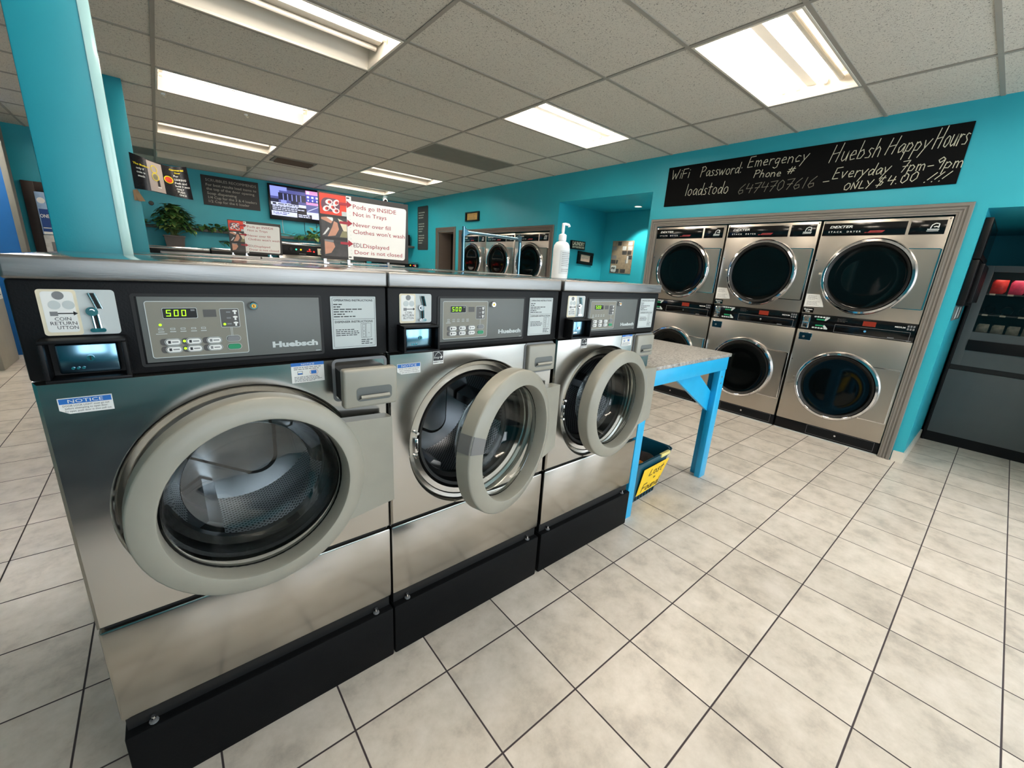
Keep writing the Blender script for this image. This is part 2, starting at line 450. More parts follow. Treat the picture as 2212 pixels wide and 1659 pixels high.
def tag(o, label=None, cat=None, group=None, kind=None):
    if label: o['label'] = label
    if cat: o['category'] = cat
    if group: o['group'] = group
    if kind: o['kind'] = kind
    return o
def thing(name, label, cat, loc=(0, 0, 0), rotz=0.0, group=None):
    o = bpy.data.objects.new(name, None); COL.objects.link(o)
    o.empty_display_size = 0.1
    o.location = loc; o.rotation_euler = (0, 0, rotz)
    return tag(o, label, cat, group)
def kids(o): return [c for c in bpy.data.objects if c.parent == o]
def copy_tree(o, loc, label, rotz=None):
    r = o.copy(); COL.objects.link(r); r.location = loc; r['label'] = label
    if rotz is not None: r.rotation_euler = (0, 0, rotz)
    made = {}
    for ch in kids(o):
        c = ch.copy(); COL.objects.link(c); c.parent = r; made[ch.name.split('.')[0]] = c
        for g in kids(ch):
            d = g.copy(); COL.objects.link(d); d.parent = c
    return r, made
def struct(name, mb, loc=None, rotz=None, label=None):
    o = mb.build(name, None, loc, rotz); o['kind'] = 'structure'
    if label: o['label'] = label
    return o
RW = -PI/2        # things on the right-hand wall face -X: local x runs towards the viewer's right
WX = 4.55         # plane of the right-hand wall
HC = 2.695        # ceiling height
BY = 9.6          # plane of the back wall

# ------------------------------------------------------------------ the room
LX, FY = -4.0, FRONT_Y
f = MB(); f.poly([(LX, FY, 0), (6.8, FY, 0), (6.8, BY, 0), (LX, BY, 0)], 'floor_tile'); struct('floor', f)

GX0, GY0, GW, GD = 0.153, 1.0, 1.2192, 0.61
LIGHTS = []       # (ix, iy, lit tubes)
LEFT_ROW = [(0, -3, (1, 1, 0, 0)), (0, 0, (1, 1, 1, 1)), (0, 3, (1, 1, 0, 0)), (0, 6, (1, 1, 1, 0)), (0, 9, (1, 1, 0, 0)), (0, 12, (0, 0, 0, 0))]
RIGHT_ROW = [(2, -3, (1, 1, 1, 1)), (2, 0, (0, 1, 1, 1)), (2, 3, (1, 1, 1, 1)), (2, 9, (1, 1, 0, 0)), (2, 12, (1, 1, 0, 0))]
ADDED_ROW = [(-2, 9, (1, 1, 1, 1))]   # unseen light added left of the frame to brighten the left and back
LIGHTS = LEFT_ROW + RIGHT_ROW + ADDED_ROW
holes = {(a, b) for a, b, c in LIGHTS}
c = MB(); g = MB()
for ix in range(-4, 4):
    for iy in range(-6, 15):
        if (ix, iy) in holes: continue
        x0 = max(GX0+GW*ix, LX); x1 = min(GX0+GW*(ix+1), WX); y0 = max(GY0+GD*iy, FY); y1 = min(GY0+GD*(iy+1), BY)
        if x1 <= x0 or y1 <= y0: continue
        mat = 'vent_grey' if (ix, iy) in ((2, 6), (-1, 12)) else 'ceiling_tile'
        c.poly([(x0, y0, HC), (x0, y1, HC), (x1, y1, HC), (x1, y0, HC)], mat)
for ix in range(-3, 5):
    x = GX0+GW*ix
    if LX < x < WX: g.box(x-0.012, x+0.012, FY, BY, HC-0.006, HC+0.004, 'grid_metal')
for iy in range(-5, 15):
    y = GY0+GD*iy
    if FY < y < BY: g.box(LX, WX, y-0.012, y+0.012, HC-0.0055, HC+0.004, 'grid_metal')
# closed plenum above so no stray light enters
c.poly([(LX, FY, HC+0.3), (6.8, FY, HC+0.3), (6.8, BY, HC+0.3), (LX, BY, HC+0.3)], 'ceiling_white')
ce = struct('ceiling', c); g.build('ceiling_grid', ce)

def wall_x(name, x0, x1, y0, y1, z1, openings, m):   # wall in a plane of constant x with openings (ya, yb, zb)
    b = MB(); y = y0
    for ya, yb, zb in sorted(openings):
        if ya > y: b.box(x0, x1, y, ya, 0, z1, m)
        b.box(x0, x1, ya, yb, zb, z1, m); y = yb
    if y < y1: b.box(x0, x1, y, y1, 0, z1, m)
    return struct(name, b)
VY0, VY1 = -0.80, 0.278
wall_x('wall_right', WX, WX+0.12, FY, BY, HC+0.3, [(ADDED_SIDE_WIN[0], ADDED_SIDE_WIN[1], ADDED_SIDE_WIN[3]), (VY0, VY1, 1.975), (0.42, 2.885, 1.945), (3.0, 4.52, 2.33), (4.655, 7.095, 1.955), (7.38, 7.98, 2.02)], 'teal_paint')
b = MB(); b.box(LX, WX+0.12, BY, BY+0.1, 0, HC+0.3, 'teal_paint'); struct('wall_back', b)
b = MB(); b.box(LX-0.1, LX, FY, BY, 0, HC+0.3, 'teal_paint'); struct('wall_left', b)
b = MB()
x = LX
for xa, xb, za, zb in ADDED_WIN:
    b.box(x, xa, FY-0.12, FY, 0, HC+0.3, 'teal_paint'); b.box(xa, xb, FY-0.12, FY, 0, za, 'teal_paint'); b.box(xa, xb, FY-0.12, FY, zb, HC+0.3, 'teal_paint'); x = xb
b.box(x, WX+0.12, FY-0.12, FY, 0, HC+0.3, 'teal_paint')
struct('wall_front', b)
for i, (xa, xb, za, zb) in enumerate(ADDED_WIN):
    b = MB()
    for p in (xa, xb-0.05, (xa+xb)/2-0.025): b.box(p, p+0.05, FY-0.09, FY-0.03, za, zb, 'casing_grey')
    b.box(xa, xb, FY-0.09, FY-0.03, za, za+0.05, 'casing_grey'); b.box(xa, xb, FY-0.09, FY-0.03, zb-0.05, zb, 'casing_grey')
    struct('window_%d' % (i+1), b)  # frames of the added front openings, out of view
b = MB()
for p in (ADDED_SIDE_WIN[0], ADDED_SIDE_WIN[1]-0.07, (ADDED_SIDE_WIN[0]+ADDED_SIDE_WIN[1])/2-0.035): b.box(WX+0.03, WX+0.09, p, p+0.07, 0, ADDED_SIDE_WIN[3], 'casing_grey')
for z in (0.0, 1.0, ADDED_SIDE_WIN[3]-0.07): b.box(WX+0.03, WX+0.09, ADDED_SIDE_WIN[0], ADDED_SIDE_WIN[1], z, z+0.07, 'casing_grey')
struct('window_4', b)  # frame of the side opening added for daylight and reflections
def niche(name, ya, yb, x1, zt, m, floorless=True):   # box-shaped recess behind the right-hand wall
    b = MB(); x0 = WX+0.12
    b.poly([(x1, ya, 0), (x1, ya, zt), (x1, yb, zt), (x1, yb, 0)], m)
    b.poly([(x0, ya, 0), (x1, ya, 0), (x1, ya, zt), (x0, ya, zt)], m)
    b.poly([(x0, yb, 0), (x0, yb, zt), (x1, yb, zt), (x1, yb, 0)], m)
    b.poly([(x0, ya, zt), (x1, ya, zt), (x1, yb, zt), (x0, yb, zt)], m)
    return struct(name, b)
niche('wall_vending_niche', VY0, VY1, 6.5, 1.975, 'teal_paint')
niche('wall_alcove', 3.0, 4.52, 5.65, 2.33, 'teal_paint')
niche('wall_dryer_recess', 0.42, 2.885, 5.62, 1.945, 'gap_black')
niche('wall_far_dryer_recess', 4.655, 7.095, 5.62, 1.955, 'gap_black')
niche('wall_dark_room', 7.38, 7.98, 6.4, 2.02, 'door_dark')  # near-black walls stand in for the darkness of an unlit room
# skirting tiles
b = MB(); b.box(WX-0.012, WX, 0.278, 0.342, 0, 0.09, 'baseboard_tile'); b.box(WX-0.012, 5.55, 0.266, 0.278, 0, 0.09, 'baseboard_tile'); struct('baseboard_right', b)
b = MB(); b.box(WX-0.012, WX, FY, VY0, 0, 0.09, 'baseboard_tile'); struct('baseboard_front', b)

def casing(name, y_left, y_right, z_top, width, m, prof, bottom=0.0):     # moulded casing round an opening on the right-hand wall
    b = MB(); rings = []
    for o, h in prof:
        o *= width
        rings.append([(WX-h, y_left+o, bottom), (WX-h, y_left+o, z_top+o), (WX-h, y_right-o, z_top+o), (WX-h, y_right-o, bottom)])
    vs = [p for r in rings for p in r]; fs = []
    for j in range(len(rings)-1):
        for i in range(3): fs.append((j*4+i, j*4+i+1, j*4+4+i+1, j*4+4+i))
    b.add(vs, fs, m, False)
    return struct(name, b)
PROF = [(0, 0), (0.0, 0.012), (0.14, 0.012), (0.18, 0.018), (0.30, 0.018), (0.34, 0.012), (0.40, 0.012), (0.44, 0.019), (0.56, 0.019), (0.60, 0.013), (0.66, 0.013), (0.70, 0.022), (0.94, 0.024), (1.0, 0.018), (1.0, 0)]
casing('trim_1', 2.877, 0.428, 1.940, 0.080, 'casing_grey', PROF)
casing('trim_2', 7.087, 4.663, 1.950, 0.078, 'casing_brown', PROF)
casing('door_1', 7.985, 7.375, 2.022, 0.075, 'casing_brown', PROF)
b = MB()
b.box(WX+0.002, WX+0.3, 7.965, 7.985, 0, 2.022, 'casing_brown'); b.box(WX+0.002, WX+0.3, 7.375, 7.395, 0, 2.022, 'casing_brown'); b.box(WX+0.002, WX+0.3, 7.375, 7.985, 2.002, 2.022, 'casing_brown')
struct('trim_3', b)

# left corner of the room: blue wall panel, grey corner trim, dark doorway with a cash machine
b = MB(); b.box(LX, -1.205, 7.5, 7.62, 0, HC, 'blue_paint'); struct('wall_blue', b)
b = MB(); b.box(-1.215, -1.165, 7.46, 7.62, 0, HC, 'plaster_grey', 0.006); struct('trim_4', b)
b = MB(); b.box(-1.9, -0.35, 8.3, 8.42, 0, HC, 'teal_paint'); b.box(-0.45, -0.35, 8.42, BY, 0, HC, 'teal_paint'); struct('wall_left_return', b)
b = MB(); b.box(-1.21, -1.10, 8.24, 8.3, 0, 2.06, 'dark_brown', 0.004); b.box(-1.10, -0.42, 8.24, 8.3, 1.95, 2.06, 'dark_brown', 0.004); b.box(-0.53, -0.42, 8.24, 8.3, 0, 1.95, 'dark_brown', 0.004)
b.rect(-1.10, -0.53, 0, 1.95, 8.299, 'gap_black'); struct('door_2', b)

# two posts
def post(name, x0, x1, y0, y1, label, guard):
    t = thing(name, label, 'post', ((x0+x1)/2, (y0+y1)/2, 0), 0, None)
    w2, d2 = (x1-x0)/2, (y1-y0)/2
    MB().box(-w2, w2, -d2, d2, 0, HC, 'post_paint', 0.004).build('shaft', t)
    if guard:
        q = MB(); q.box(w2-0.020, w2+0.005, -d2-0.003, -d2+0.020, 0.9, HC, 'guard_clear', 0.002)
        o = q.build('corner_guard', t); o['label'] = 'pale glossy corner guard'
    return t
pmat('guard_clear', (176, 216, 216), 0.12, var=0.03)  # pale colour carries the guard's bright highlight band
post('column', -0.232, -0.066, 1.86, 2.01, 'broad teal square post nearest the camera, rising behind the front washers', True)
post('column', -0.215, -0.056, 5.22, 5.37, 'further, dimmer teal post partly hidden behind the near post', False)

# ------------------------------------------------------------------ ceiling lights
def make_light(ix, iy, lit, label):
    x0, y0 = GX0+GW*ix+0.012, GY0+GD*iy+0.012
    W_, D_ = GW-0.024, GD-0.024
    t = thing('ceiling_light', label, 'ceiling light', (x0+W_/2, y0+D_/2, HC), 0, 'recessed fluorescent ceiling lights')
    w2, d2 = W_/2, D_/2
    h = MB(); H = 0.105; sl = 0.07
    top = [(-w2+0.02, -d2+sl, H), (w2-0.02, -d2+sl, H), (w2-0.02, d2-sl, H), (-w2+0.02, d2-sl, H)]
    low = [(-w2+0.012, -d2+0.012, 0), (w2-0.012, -d2+0.012, 0), (w2-0.012, d2-0.012, 0), (-w2+0.012, d2-0.012, 0)]
    h.add(low+top, [(0, 1, 5, 4), (1, 2, 6, 5), (2, 3, 7, 6), (3, 0, 4, 7), (4, 5, 6, 7)], 'troffer_white', False)
    h.add([(x, y, z+0.012) for x, y, z in low]+[(x*1.0, y, z+0.012) for x, y, z in top], [(0, 4, 5, 1), (1, 5, 6, 2), (2, 6, 7, 3), (3, 7, 4, 0), (4, 7, 6, 5)], 'troffer_white', False)
    h.build('housing', t)
    fr = MB()
    fr.box(-w2, w2, -d2, -d2+0.016, -0.008, 0.01, 'troffer_white', 0.002); fr.box(-w2, w2, d2-0.016, d2, -0.008, 0.01, 'troffer_white', 0.002)
    fr.box(-w2, -w2+0.016, -d2+0.016, d2-0.016, -0.008, 0.01, 'troffer_white', 0.002); fr.box(w2-0.016, w2, -d2+0.016, d2-0.016, -0.008, 0.01, 'troffer_white', 0.002)
    fr.build('frame', t)
    ch = MB(); ch.prism([(-0.045, 0.105), (-0.030, 0.062), (0.030, 0.062), (0.045, 0.105)], -w2+0.03, w2-0.03, 'troffer_white')
    o = ch.build('ballast_cover', t); o.rotation_euler = (0, 0, PI/2)
    for k, yy in enumerate((-0.175, -0.085, 0.085, 0.175)):
        tb = MB()
        tb.cyl((-w2+0.055, yy, 0.062), (w2-0.055, yy, 0.062), 0.0165, ('tube_bright' if iy >= 9 else 'tube_lit') if lit[k] else 'tube_off', n=10)
        for s in (-1, 1): tb.cyl((s*(w2-0.055), yy, 0.062), (s*(w2-0.03), yy, 0.062), 0.0168, 'troffer_white', n=10)
        if k in (0, 2) or lit[k] or (ix, iy) == (2, 0): tb.build('fluorescent_tube', t)
    return t
LBL = {(0, -3): 'fluorescent ceiling light behind the camera on the left', (0, 0): 'fluorescent ceiling light straight above the front washers',
       (0, 3): 'largest fluorescent ceiling light at the top left, cut off by the top edge', (0, 6): 'second fluorescent light down the left row, two small hooks beside it',
       (0, 9): 'third fluorescent light down the left row, bluish white', (0, 12): 'unlit fluorescent light at the far end of the left row',
       (-2, 9): 'fluorescent ceiling light left of the frame, behind the posts',
       (2, -3): 'fluorescent ceiling light behind the camera on the right', (2, 0): 'nearest fluorescent light at the top right with one tube out',
       (2, 3): 'fluorescent light in the middle of the right row with four bright tubes', (2, 9): 'fluorescent light far down the right row, before the last one',
       (2, 12): 'last fluorescent light of the right row, above the white pods sign'}
for a, b_, lit in LIGHTS: make_light(a, b_, lit, LBL[(a, b_)])

# ceiling fittings
t = thing('ceiling_vent', 'grey slatted air vent in the ceiling before the television', 'vent', (1.72, 7.30, HC))
v = MB(); v.box(-0.28, 0.28, -0.19, -0.15, -0.012, 0, 'vent_grey', 0.002); v.box(-0.28, 0.28, 0.15, 0.19, -0.012, 0, 'vent_grey', 0.002)
v.box(-0.28, -0.24, -0.15, 0.15, -0.012, 0, 'vent_grey', 0.002); v.box(0.24, 0.28, -0.15, 0.15, -0.012, 0, 'vent_grey', 0.002); v.build('frame', t)
v = MB()
for k in range(5):
    y = -0.12+0.06*k; v.add([(-0.24, y-0.022, -0.004), (0.24, y-0.022, -0.004), (0.24, y+0.022, -0.03), (-0.24, y+0.022, -0.03)], [(0, 1, 2, 3)], 'dark_brown', False)
v.build('slats', t)
for (x, y), lb in (((0.218, 5.36), 'small white ceiling hook at the left end of the second left light'), ((0.859, 5.385), 'small white ceiling hook under the middle of the second left light')):
    h = MB(); h.cyl((0, 0, -0.008), (0, 0, 0), 0.016, 'pump_white', n=12)
    h.tube([(0, 0, -0.008), (0, 0, -0.02), (0.012, 0, -0.03), (0.02, 0, -0.02), (0.012, 0, -0.012)], 0.003, 'print_cream', n=6)
    tag(h.build('ceiling_hook', None, (x, y, HC)), lb, 'hook', 'small ceiling hooks')
t = thing('security_camera', 'white bullet security camera on the ceiling, far right end', 'camera', (3.86, 9.02, HC))
MB().cyl((0, 0, -0.03), (0, 0, 0), 0.045, 'pump_white', n=20).cyl((0, 0, -0.06), (0, 0, -0.03), 0.02, 'pump_white').build('mount', t)
q = MB(); q.cyl((0, 0.03, -0.065), (-0.05, -0.12, -0.115), 0.045, 'pump_white', n=20); q.build('body', t)
q = MB(); q.cyl((-0.0505, -0.1215, -0.1155), (-0.0525, -0.1275, -0.1175), 0.030, 'gloss_black', n=20); q.build('lens', t)

# ------------------------------------------------------------------ front-loading washers
WW, WD = 0.683, 0.70
RCX, RCZ = 0.330, 0.782           # centre of the loading opening
ZL0, ZL1, ZU0, ZU1, ZF1, ZT = 0.247, 0.514, 0.522, 1.097, 1.284, 1.326

def lid_mesh(wd, z0, z1):
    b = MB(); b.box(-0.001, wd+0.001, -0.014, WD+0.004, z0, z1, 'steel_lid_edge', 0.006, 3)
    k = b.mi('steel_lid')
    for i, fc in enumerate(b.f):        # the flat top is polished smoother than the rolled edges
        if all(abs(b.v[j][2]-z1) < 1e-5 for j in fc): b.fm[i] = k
    return b

def dished_panel():
    b = MB(); n = 72
    rings = [(0.268, 0.0), (0.262, 0.006), (0.258, 0.016), (0.246, 0.019), (0.243, 0.024), (0.226, 0.026), (0.222, 0.045)]
    vs = []
    for r, d in rings:
        for i in range(n):
            t = 2*PI*i/n; vs.append((RCX+r*math.cos(t), d, RCZ+r*math.sin(t)))
    fs = []
    for j in range(len(rings)-1):
        for i in range(n): fs.append((j*n+i, j*n+(i+1) % n, (j+1)*n+(i+1) % n, (j+1)*n+i))
    # flat face from the ring out to the rectangle
    x0, x1, z0, z1, e = 0.0, WW, ZU0, ZU1, 0.006
    o = len(vs); bnd = []
    for i in range(n):
        t = 2*PI*i/n; c_, s_ = math.cos(t), math.sin(t)
        k = min(((x1-e-RCX)/c_ if c_ > 1e-6 else ((x0+e-RCX)/c_ if c_ < -1e-6 else 9)), ((z1-e-RCZ)/s_ if s_ > 1e-6 else ((z0+e-RCZ)/s_ if s_ < -1e-6 else 9)))
        bnd.append((RCX+k*c_, 0.0, RCZ+k*s_))
    # snap nearest to the corners
    for cx, cz in ((x0+e, z0+e), (x1-e, z0+e), (x0+e, z1-e), (x1-e, z1-e)):
        j = min(range(n), key=lambda i: (bnd[i][0]-cx)**2+(bnd[i][2]-cz)**2); bnd[j] = (cx, 0.0, cz)
    vs += bnd
    for i in range(n): fs.append((i, o+i, o+(i+1) % n, (i+1) % n))
    # rolled edge
    o2 = len(vs)
    for x, y, z in bnd:
        vs.append((x0 if abs(x-x0-e) < 1e-5 else (x1 if abs(x-x1+e) < 1e-5 else x), 0.006, z0 if abs(z-z0-e) < 1e-5 else (z1 if abs(z-z1+e) < 1e-5 else z)))
    o3 = len(vs)
    vs += [(x, 0.03, z) for x, y, z in vs[o2:o2+n]]
    for i in range(n):
        fs.append((o+i, o2+i, o2+(i+1) % n, o+(i+1) % n)); fs.append((o2+i, o3+i, o3+(i+1) % n, o2+(i+1) % n))
    return b.add(vs, fs, 'steel_front')

def build_washer(label, loc, rotz=0.0):
    t = thing('washing_machine', label, 'washing machine', loc, rotz, 'steel front-loading washers in the near row')
    b = MB(); b.box(0.0, WW, -0.012, WD, 0, 0.203, 'plinth_black', 0.006); b.build('base', t)
    b = MB(); b.box(0.006, WW-0.006, 0.012, WD-0.02, 0.2035, 0.247, 'gap_black')  # black block fills the gap under the body, painting in its shade
    for x in (0.055, WW-0.055): b.cyl((x, 0.004, 0.2035), (x, 0.004, 0.2065), 0.010, 'print_grey', n=10); b.cyl((x, 0.004, 0.207), (x, 0.004, 0.2205), 0.005, 'chrome', n=8)
    b.build('levelling_feet', t)
    b = MB(); S = 'panel_grey'     # carcass sides, back and bottom
    b.box(0.002, 0.010, 0.02, WD, ZL0, ZF1, 'steel_front'); b.box(WW-0.010, WW-0.002, 0.02, WD, ZL0, ZF1, 'steel_front')
    b.box(0.010, WW-0.010, WD-0.01, WD, ZL0, ZF1, S); b.box(0.010, WW-0.010, 0.03, WD-0.01, ZL0, ZL0+0.01, S)
    b.box(0.010, WW-0.010, 0.012, 0.02, ZL1-0.004, ZU0+0.004, 'gap_black')
    b.build('cabinet', t)
    dished_panel().build('front_panel', t)
    MB().box(0, WW, 0, 0.03, ZL0, ZL1, 'steel_front', 0.007).build('lower_panel', t)
    MB().box(0.0, WW, -0.004, 0.05, ZU1+0.002, ZF1+0.001, 'machine_black', 0.005).build('control_fascia', t)
    lid_mesh(WW, ZF1+0.001, ZT).build('lid', t)
    # drum and gasket
    d = MB(); d.lathe([(0.200, 0.10), (0.235, 0.115), (0.235, 0.42)], (0, 0, 0), 'y', 'drum_holes', 56)
    for k in range(3):
        a = PI/2+0.5+2*PI*k/3; ca, sa = math.cos(a), math.sin(a); px, pz = -sa, ca
        vs = []
        for y in (0.13, 0.41):
            for wd, r in ((-0.05, 0.234), (-0.018, 0.17), (0.018, 0.17), (0.05, 0.234)): vs.append((ca*r+px*wd, y, sa*r+pz*wd))
        d.add(vs, [(0, 1, 5, 4), (1, 2, 6, 5), (2, 3, 7, 6), (0, 3, 2, 1), (4, 5, 6, 7)], 'steel_drum')
    d.lathe([(0.235, 0.42), (0.12, 0.43), (0.0, 0.43)], (0, 0, 0), 'y', 'steel_drum', 56)
    tri = []
    for k in range(3):
        a = PI/2+0.5+2*PI*(k+0.5)/3
        for s in range(-5, 6): tri.append((0.10*math.cos(a)+0.055*math.cos(a+s*0.2), 0.10*math.sin(a)+0.055*math.sin(a+s*0.2)))
    d.prism([(x*1.13, z*1.13) for x, z in tri], 0.412, 0.43, 'gap_black'); d.prism(tri, 0.396, 0.43, 'steel_drum')  # black rim round the plate stands for the groove's shade
    d.build('drum', t, (RCX, 0, RCZ))
    g = MB(); g.lathe([(0.224, 0.044), (0.216, 0.030), (0.206, 0.034), (0.203, 0.07), (0.190, 0.085), (0.190, 0.105), (0.205, 0.11), (0.24, 0.10)], (0, 0, 0), 'y', 'rubber_black', 56)
    g.build('gasket', t, (RCX, 0, RCZ))
    q = MB(); q.box(RCX-0.238, RCX-0.226, 0.014, 0.026, RCZ-0.03, RCZ+0.02, 'chrome', 0.003); q.cyl((RCX-0.231, 0.008, RCZ+0.04), (RCX-0.231, 0.025, RCZ+0.04), 0.005, 'chrome', n=8)
    q.cyl((RCX-0.231, 0.010, RCZ-0.045), (RCX-0.231, 0.025, RCZ-0.045), 0.005, 'chrome', n=8); q.rect(RCX-0.236, RCX-0.229, RCZ-0.015, RCZ+0.005, 0.0135, 'gap_black'); q.build('door_latch', t)
    # door: origin on the hinge line, door lies along -x
    hx = 0.648; dcx = 0.328-hx; R_, r_ = 0.245, 0.199; DZ = 0.797
    d = MB()
    prof = [(r_-0.004, -0.030), (r_-0.005, -0.050), (r_-0.003, -0.084), (r_-0.001, -0.088), (r_+0.003, -0.0885), (R_-0.0035, -0.076), (R_, -0.073), (R_+0.001, -0.070), (R_+0.001, -0.028), (R_-0.008, -0.020), (r_+0.01, -0.020)]
    d.lathe(prof, (dcx, 0, DZ), 'y', 'door_greige', 72, closed=True)
    arm = [(0.016, DZ+0.130), (0.018, DZ-0.138), (dcx+0.200, DZ-0.152)]+[(dcx+0.216*math.cos(a), DZ+0.216*math.sin(a)) for a in [math.radians(v) for v in range(-44, 46, 8)]]+[(dcx+0.186, DZ+0.142)]
    d.prism(arm, -0.064, -0.024, 'door_greige')
    door = d.build('door', t, (hx, 0, 0))
    gl = MB()
    gp = [(r_-0.004, -0.044), (r_-0.006, -0.030), (0.184, -0.005), (0.166, 0.042), (0.148, 0.062), (0.10, 0.073), (0.0, 0.076)]
    gl.lathe(gp+[(0.0, 0.070), (0.098, 0.067), (0.144, 0.057), (0.160, 0.038), (0.178, -0.007), (r_-0.011, -0.030), (r_-0.010, -0.044)], (dcx, 0, DZ), 'y', 'bowl_glass', 64, closed=True)
    gl.build('door_glass', door)
    hb = MB(); hb.cyl((0.006, -0.012, DZ-0.12), (0.006, -0.012, DZ+0.12), 0.010, 'panel_grey', n=12); hb.build('hinge', t, (hx, 0, 0))
    # detergent drawer
    q = MB(); q.box(0.538, 0.680, -0.018, 0.012, 0.982, 1.086, 'door_greige', 0.007, 3)
    q.rrect(0.570, 0.664, 1.000, 1.038, 0.010, -0.0186, -0.0184, 'panel_grey')
    q.add([(0.574, -0.0187, 1.004), (0.660, -0.0187, 1.004), (0.655, -0.030, 1.012), (0.655, -0.026, 1.018), (0.579, -0.026, 1.018), (0.579, -0.030, 1.012)], [(0, 1, 2, 5), (5, 2, 3, 4)], 'door_greige')
    q.box(0.545, 0.673, 0.012, 0.12, 0.990, 1.07, 'gap_black')
    q.build('detergent_drawer', t)
    MB().rr_frame(0.530, 0.6825, 0.974, 1.093, 0.014, 0.008, -0.0008, 'print_grey').build('drawer_surround', t)
    # coin box: open black hood round a steel lock plate
    q = MB(); x0, x1, z0, z1, yf = 0.027, 0.142, 1.103, 1.181, -0.050
    for bx in ((x0, x1, z1-0.006, z1), (x0, x1, z0, z0+0.006), (x0, x0+0.007, z0+0.006, z1-0.006), (x1-0.007, x1, z0+0.006, z1-0.006)): q.box(bx[0], bx[1], yf, -0.003, bx[2], bx[3], 'machine_black', 0.0015)
    q.rect(x0+0.005, x1-0.005, z0+0.005, z1-0.005, -0.0055, 'gap_black'); cb = q.build('coin_box', t)
    q = MB(); q.box(0.044, 0.127, -0.028, -0.006, 1.115, 1.170, 'chrome_blue', 0.003); q.build('coin_box_door', cb)
    q = MB(); q.cyl((0.088, -0.031, 1.143), (0.088, -0.027, 1.143), 0.0055, 'chrome', n=16); q.rect(0.0872, 0.0888, 1.139, 1.147, -0.0312, 'gap_black')
    for x in (0.062, 0.069, 0.076): q.cyl((x, -0.0295, 1.125), (x, -0.0275, 1.125), 0.0025, 'chrome', n=10)
    q.build('lock', cb)
    # display panel
    q = MB(); q.rr_frame(0.157, 0.513, 1.112, 1.262, 0.006, 0.006, -0.0062, 'gap_black'); q.box(0.166, 0.507, -0.006, -0.003, 1.120, 1.256, 'panel_grey', 0.001)
    q.rrect(0.177, 0.346, 1.130, 1.246, 0.004, -0.0068, -0.006, 'panel_olive'); q.rr_frame(0.176, 0.347, 1.129, 1.247, 0.005, 0.0014, -0.0070, 'print_pale')
    yy = -0.0074
    q.rect(0.270, 0.293, 1.213, 1.229, yy, 'panel_dark'); q.rrect(0.300, 0.334, 1.190, 1.230, 0.002, yy, yy+0.0004, 'panel_dark'); q.rr_frame(0.299, 0.335, 1.189, 1.231, 0.003, 0.001, yy-0.0002, 'print_pale')
    for k, zz in enumerate((1.223, 1.210, 1.197)):
        q.rect(0.311, 0.319, zz-0.0015, zz+0.0015, yy-0.0004, 'print_grey')
        q.poly([(0.3225, yy-0.0004, zz+0.003), (0.3260, yy-0.0004, zz+0.0045), (0.3285, yy-0.0004, zz+0.0045), (0.3320, yy-0.0004, zz+0.003), (0.3305, yy-0.0004, zz), (0.3290, yy-0.0004, zz+0.001), (0.3290, yy-0.0004, zz-0.005), (0.3255, yy-0.0004, zz-0.005), (0.3255, yy-0.0004, zz+0.001), (0.3240, yy-0.0004, zz)], 'print_white')
    for x in (0.316, 0.3185): q.rect(x, x+0.0008, 1.169, 1.189, yy, 'print_pale')
    for k, x in enumerate((0.196, 0.215, 0.232, 0.250, 0.267)):
        q.outline(x-0.004, x+0.004, 1.1875, 1.1915, yy, 0.0009, 'print_pale'); q.rect(x-0.005, x+0.005, 1.183, 1.1846, yy, 'print_pale')
        if k == 0: q.rect(x-0.009, x+0.009, 1.179, 1.1804, yy, 'print_pale')
    q.text('Huebsch', 0.396, 1.1375, 0.0185, -0.0066, 'print_pale', width=0.102, bold=0.05); q.rect(0.492, 0.503, 1.1225, 1.124, -0.0066, 'print_pale')
    dp = q.build('display_panel', t)
    q = MB(); q.rrect(0.202, 0.260, 1.211, 1.233, 0.0025, yy-0.0004, yy, 'print_pale'); q.rrect(0.203, 0.259, 1.212, 1.232, 0.002, yy-0.0008, yy-0.0004, 'gap_black')
    SEG = {'5': 'afgcd', '0': 'abcdef'}
    def digit(ch, x, z, w_, h_, y, mt, th):
        segs = {'a': (0, h_-th, w_, h_), 'g': (0, h_/2-th/2, w_, h_/2+th/2), 'd': (0, 0, w_, th), 'f': (0, h_/2, th, h_), 'e': (0, 0, th, h_/2), 'b': (w_-th, h_/2, w_, h_), 'c': (w_-th, 0, w_, h_/2)}
        for s in SEG[ch]:
            a, b2, c2, d2 = segs[s]; sk = 0.06
            q.poly([(x+a+b2*sk, y, z+b2), (x+c2+b2*sk, y, z+b2), (x+c2+d2*sk, y, z+d2), (x+a+d2*sk, y, z+d2)], mt)
    for k, ch in enumerate('500'): digit(ch, 0.208+0.0125*k, 1.216, 0.0075, 0.013, yy-0.0012, 'led_green', 0.0014)
    q.rect(0.249, 0.256, 1.2265, 1.230, yy-0.001, 'print_grey'); q.build('display', dp)
    for x, z in ((0.212, 1.162), (0.212, 1.146), (0.247, 1.162), (0.247, 1.146), (0.283, 1.162), (0.283, 1.146), (0.319, 1.164), (0.319, 1.1455)):
        q = MB(); gm = 'print_green' if (x, z) == (0.319, 1.1455) else ('print_grey' if x > 0.3 else 'print_white')
        if x < 0.3: q.rrect(x-0.0205, x+0.0145, z-0.0072, z+0.0072, 0.006, yy-0.0002, yy+0.0003, 'panel_dark')
        q.rr_frame(x-0.0135, x+0.0145, z-0.0072, z+0.0072, 0.007, 0.0008, yy-0.0004, 'print_pale')
        q.rrect(x-0.0115, x+0.0125, z-0.0055, z+0.0055, 0.0052, yy-0.0020, yy-0.0004, gm)
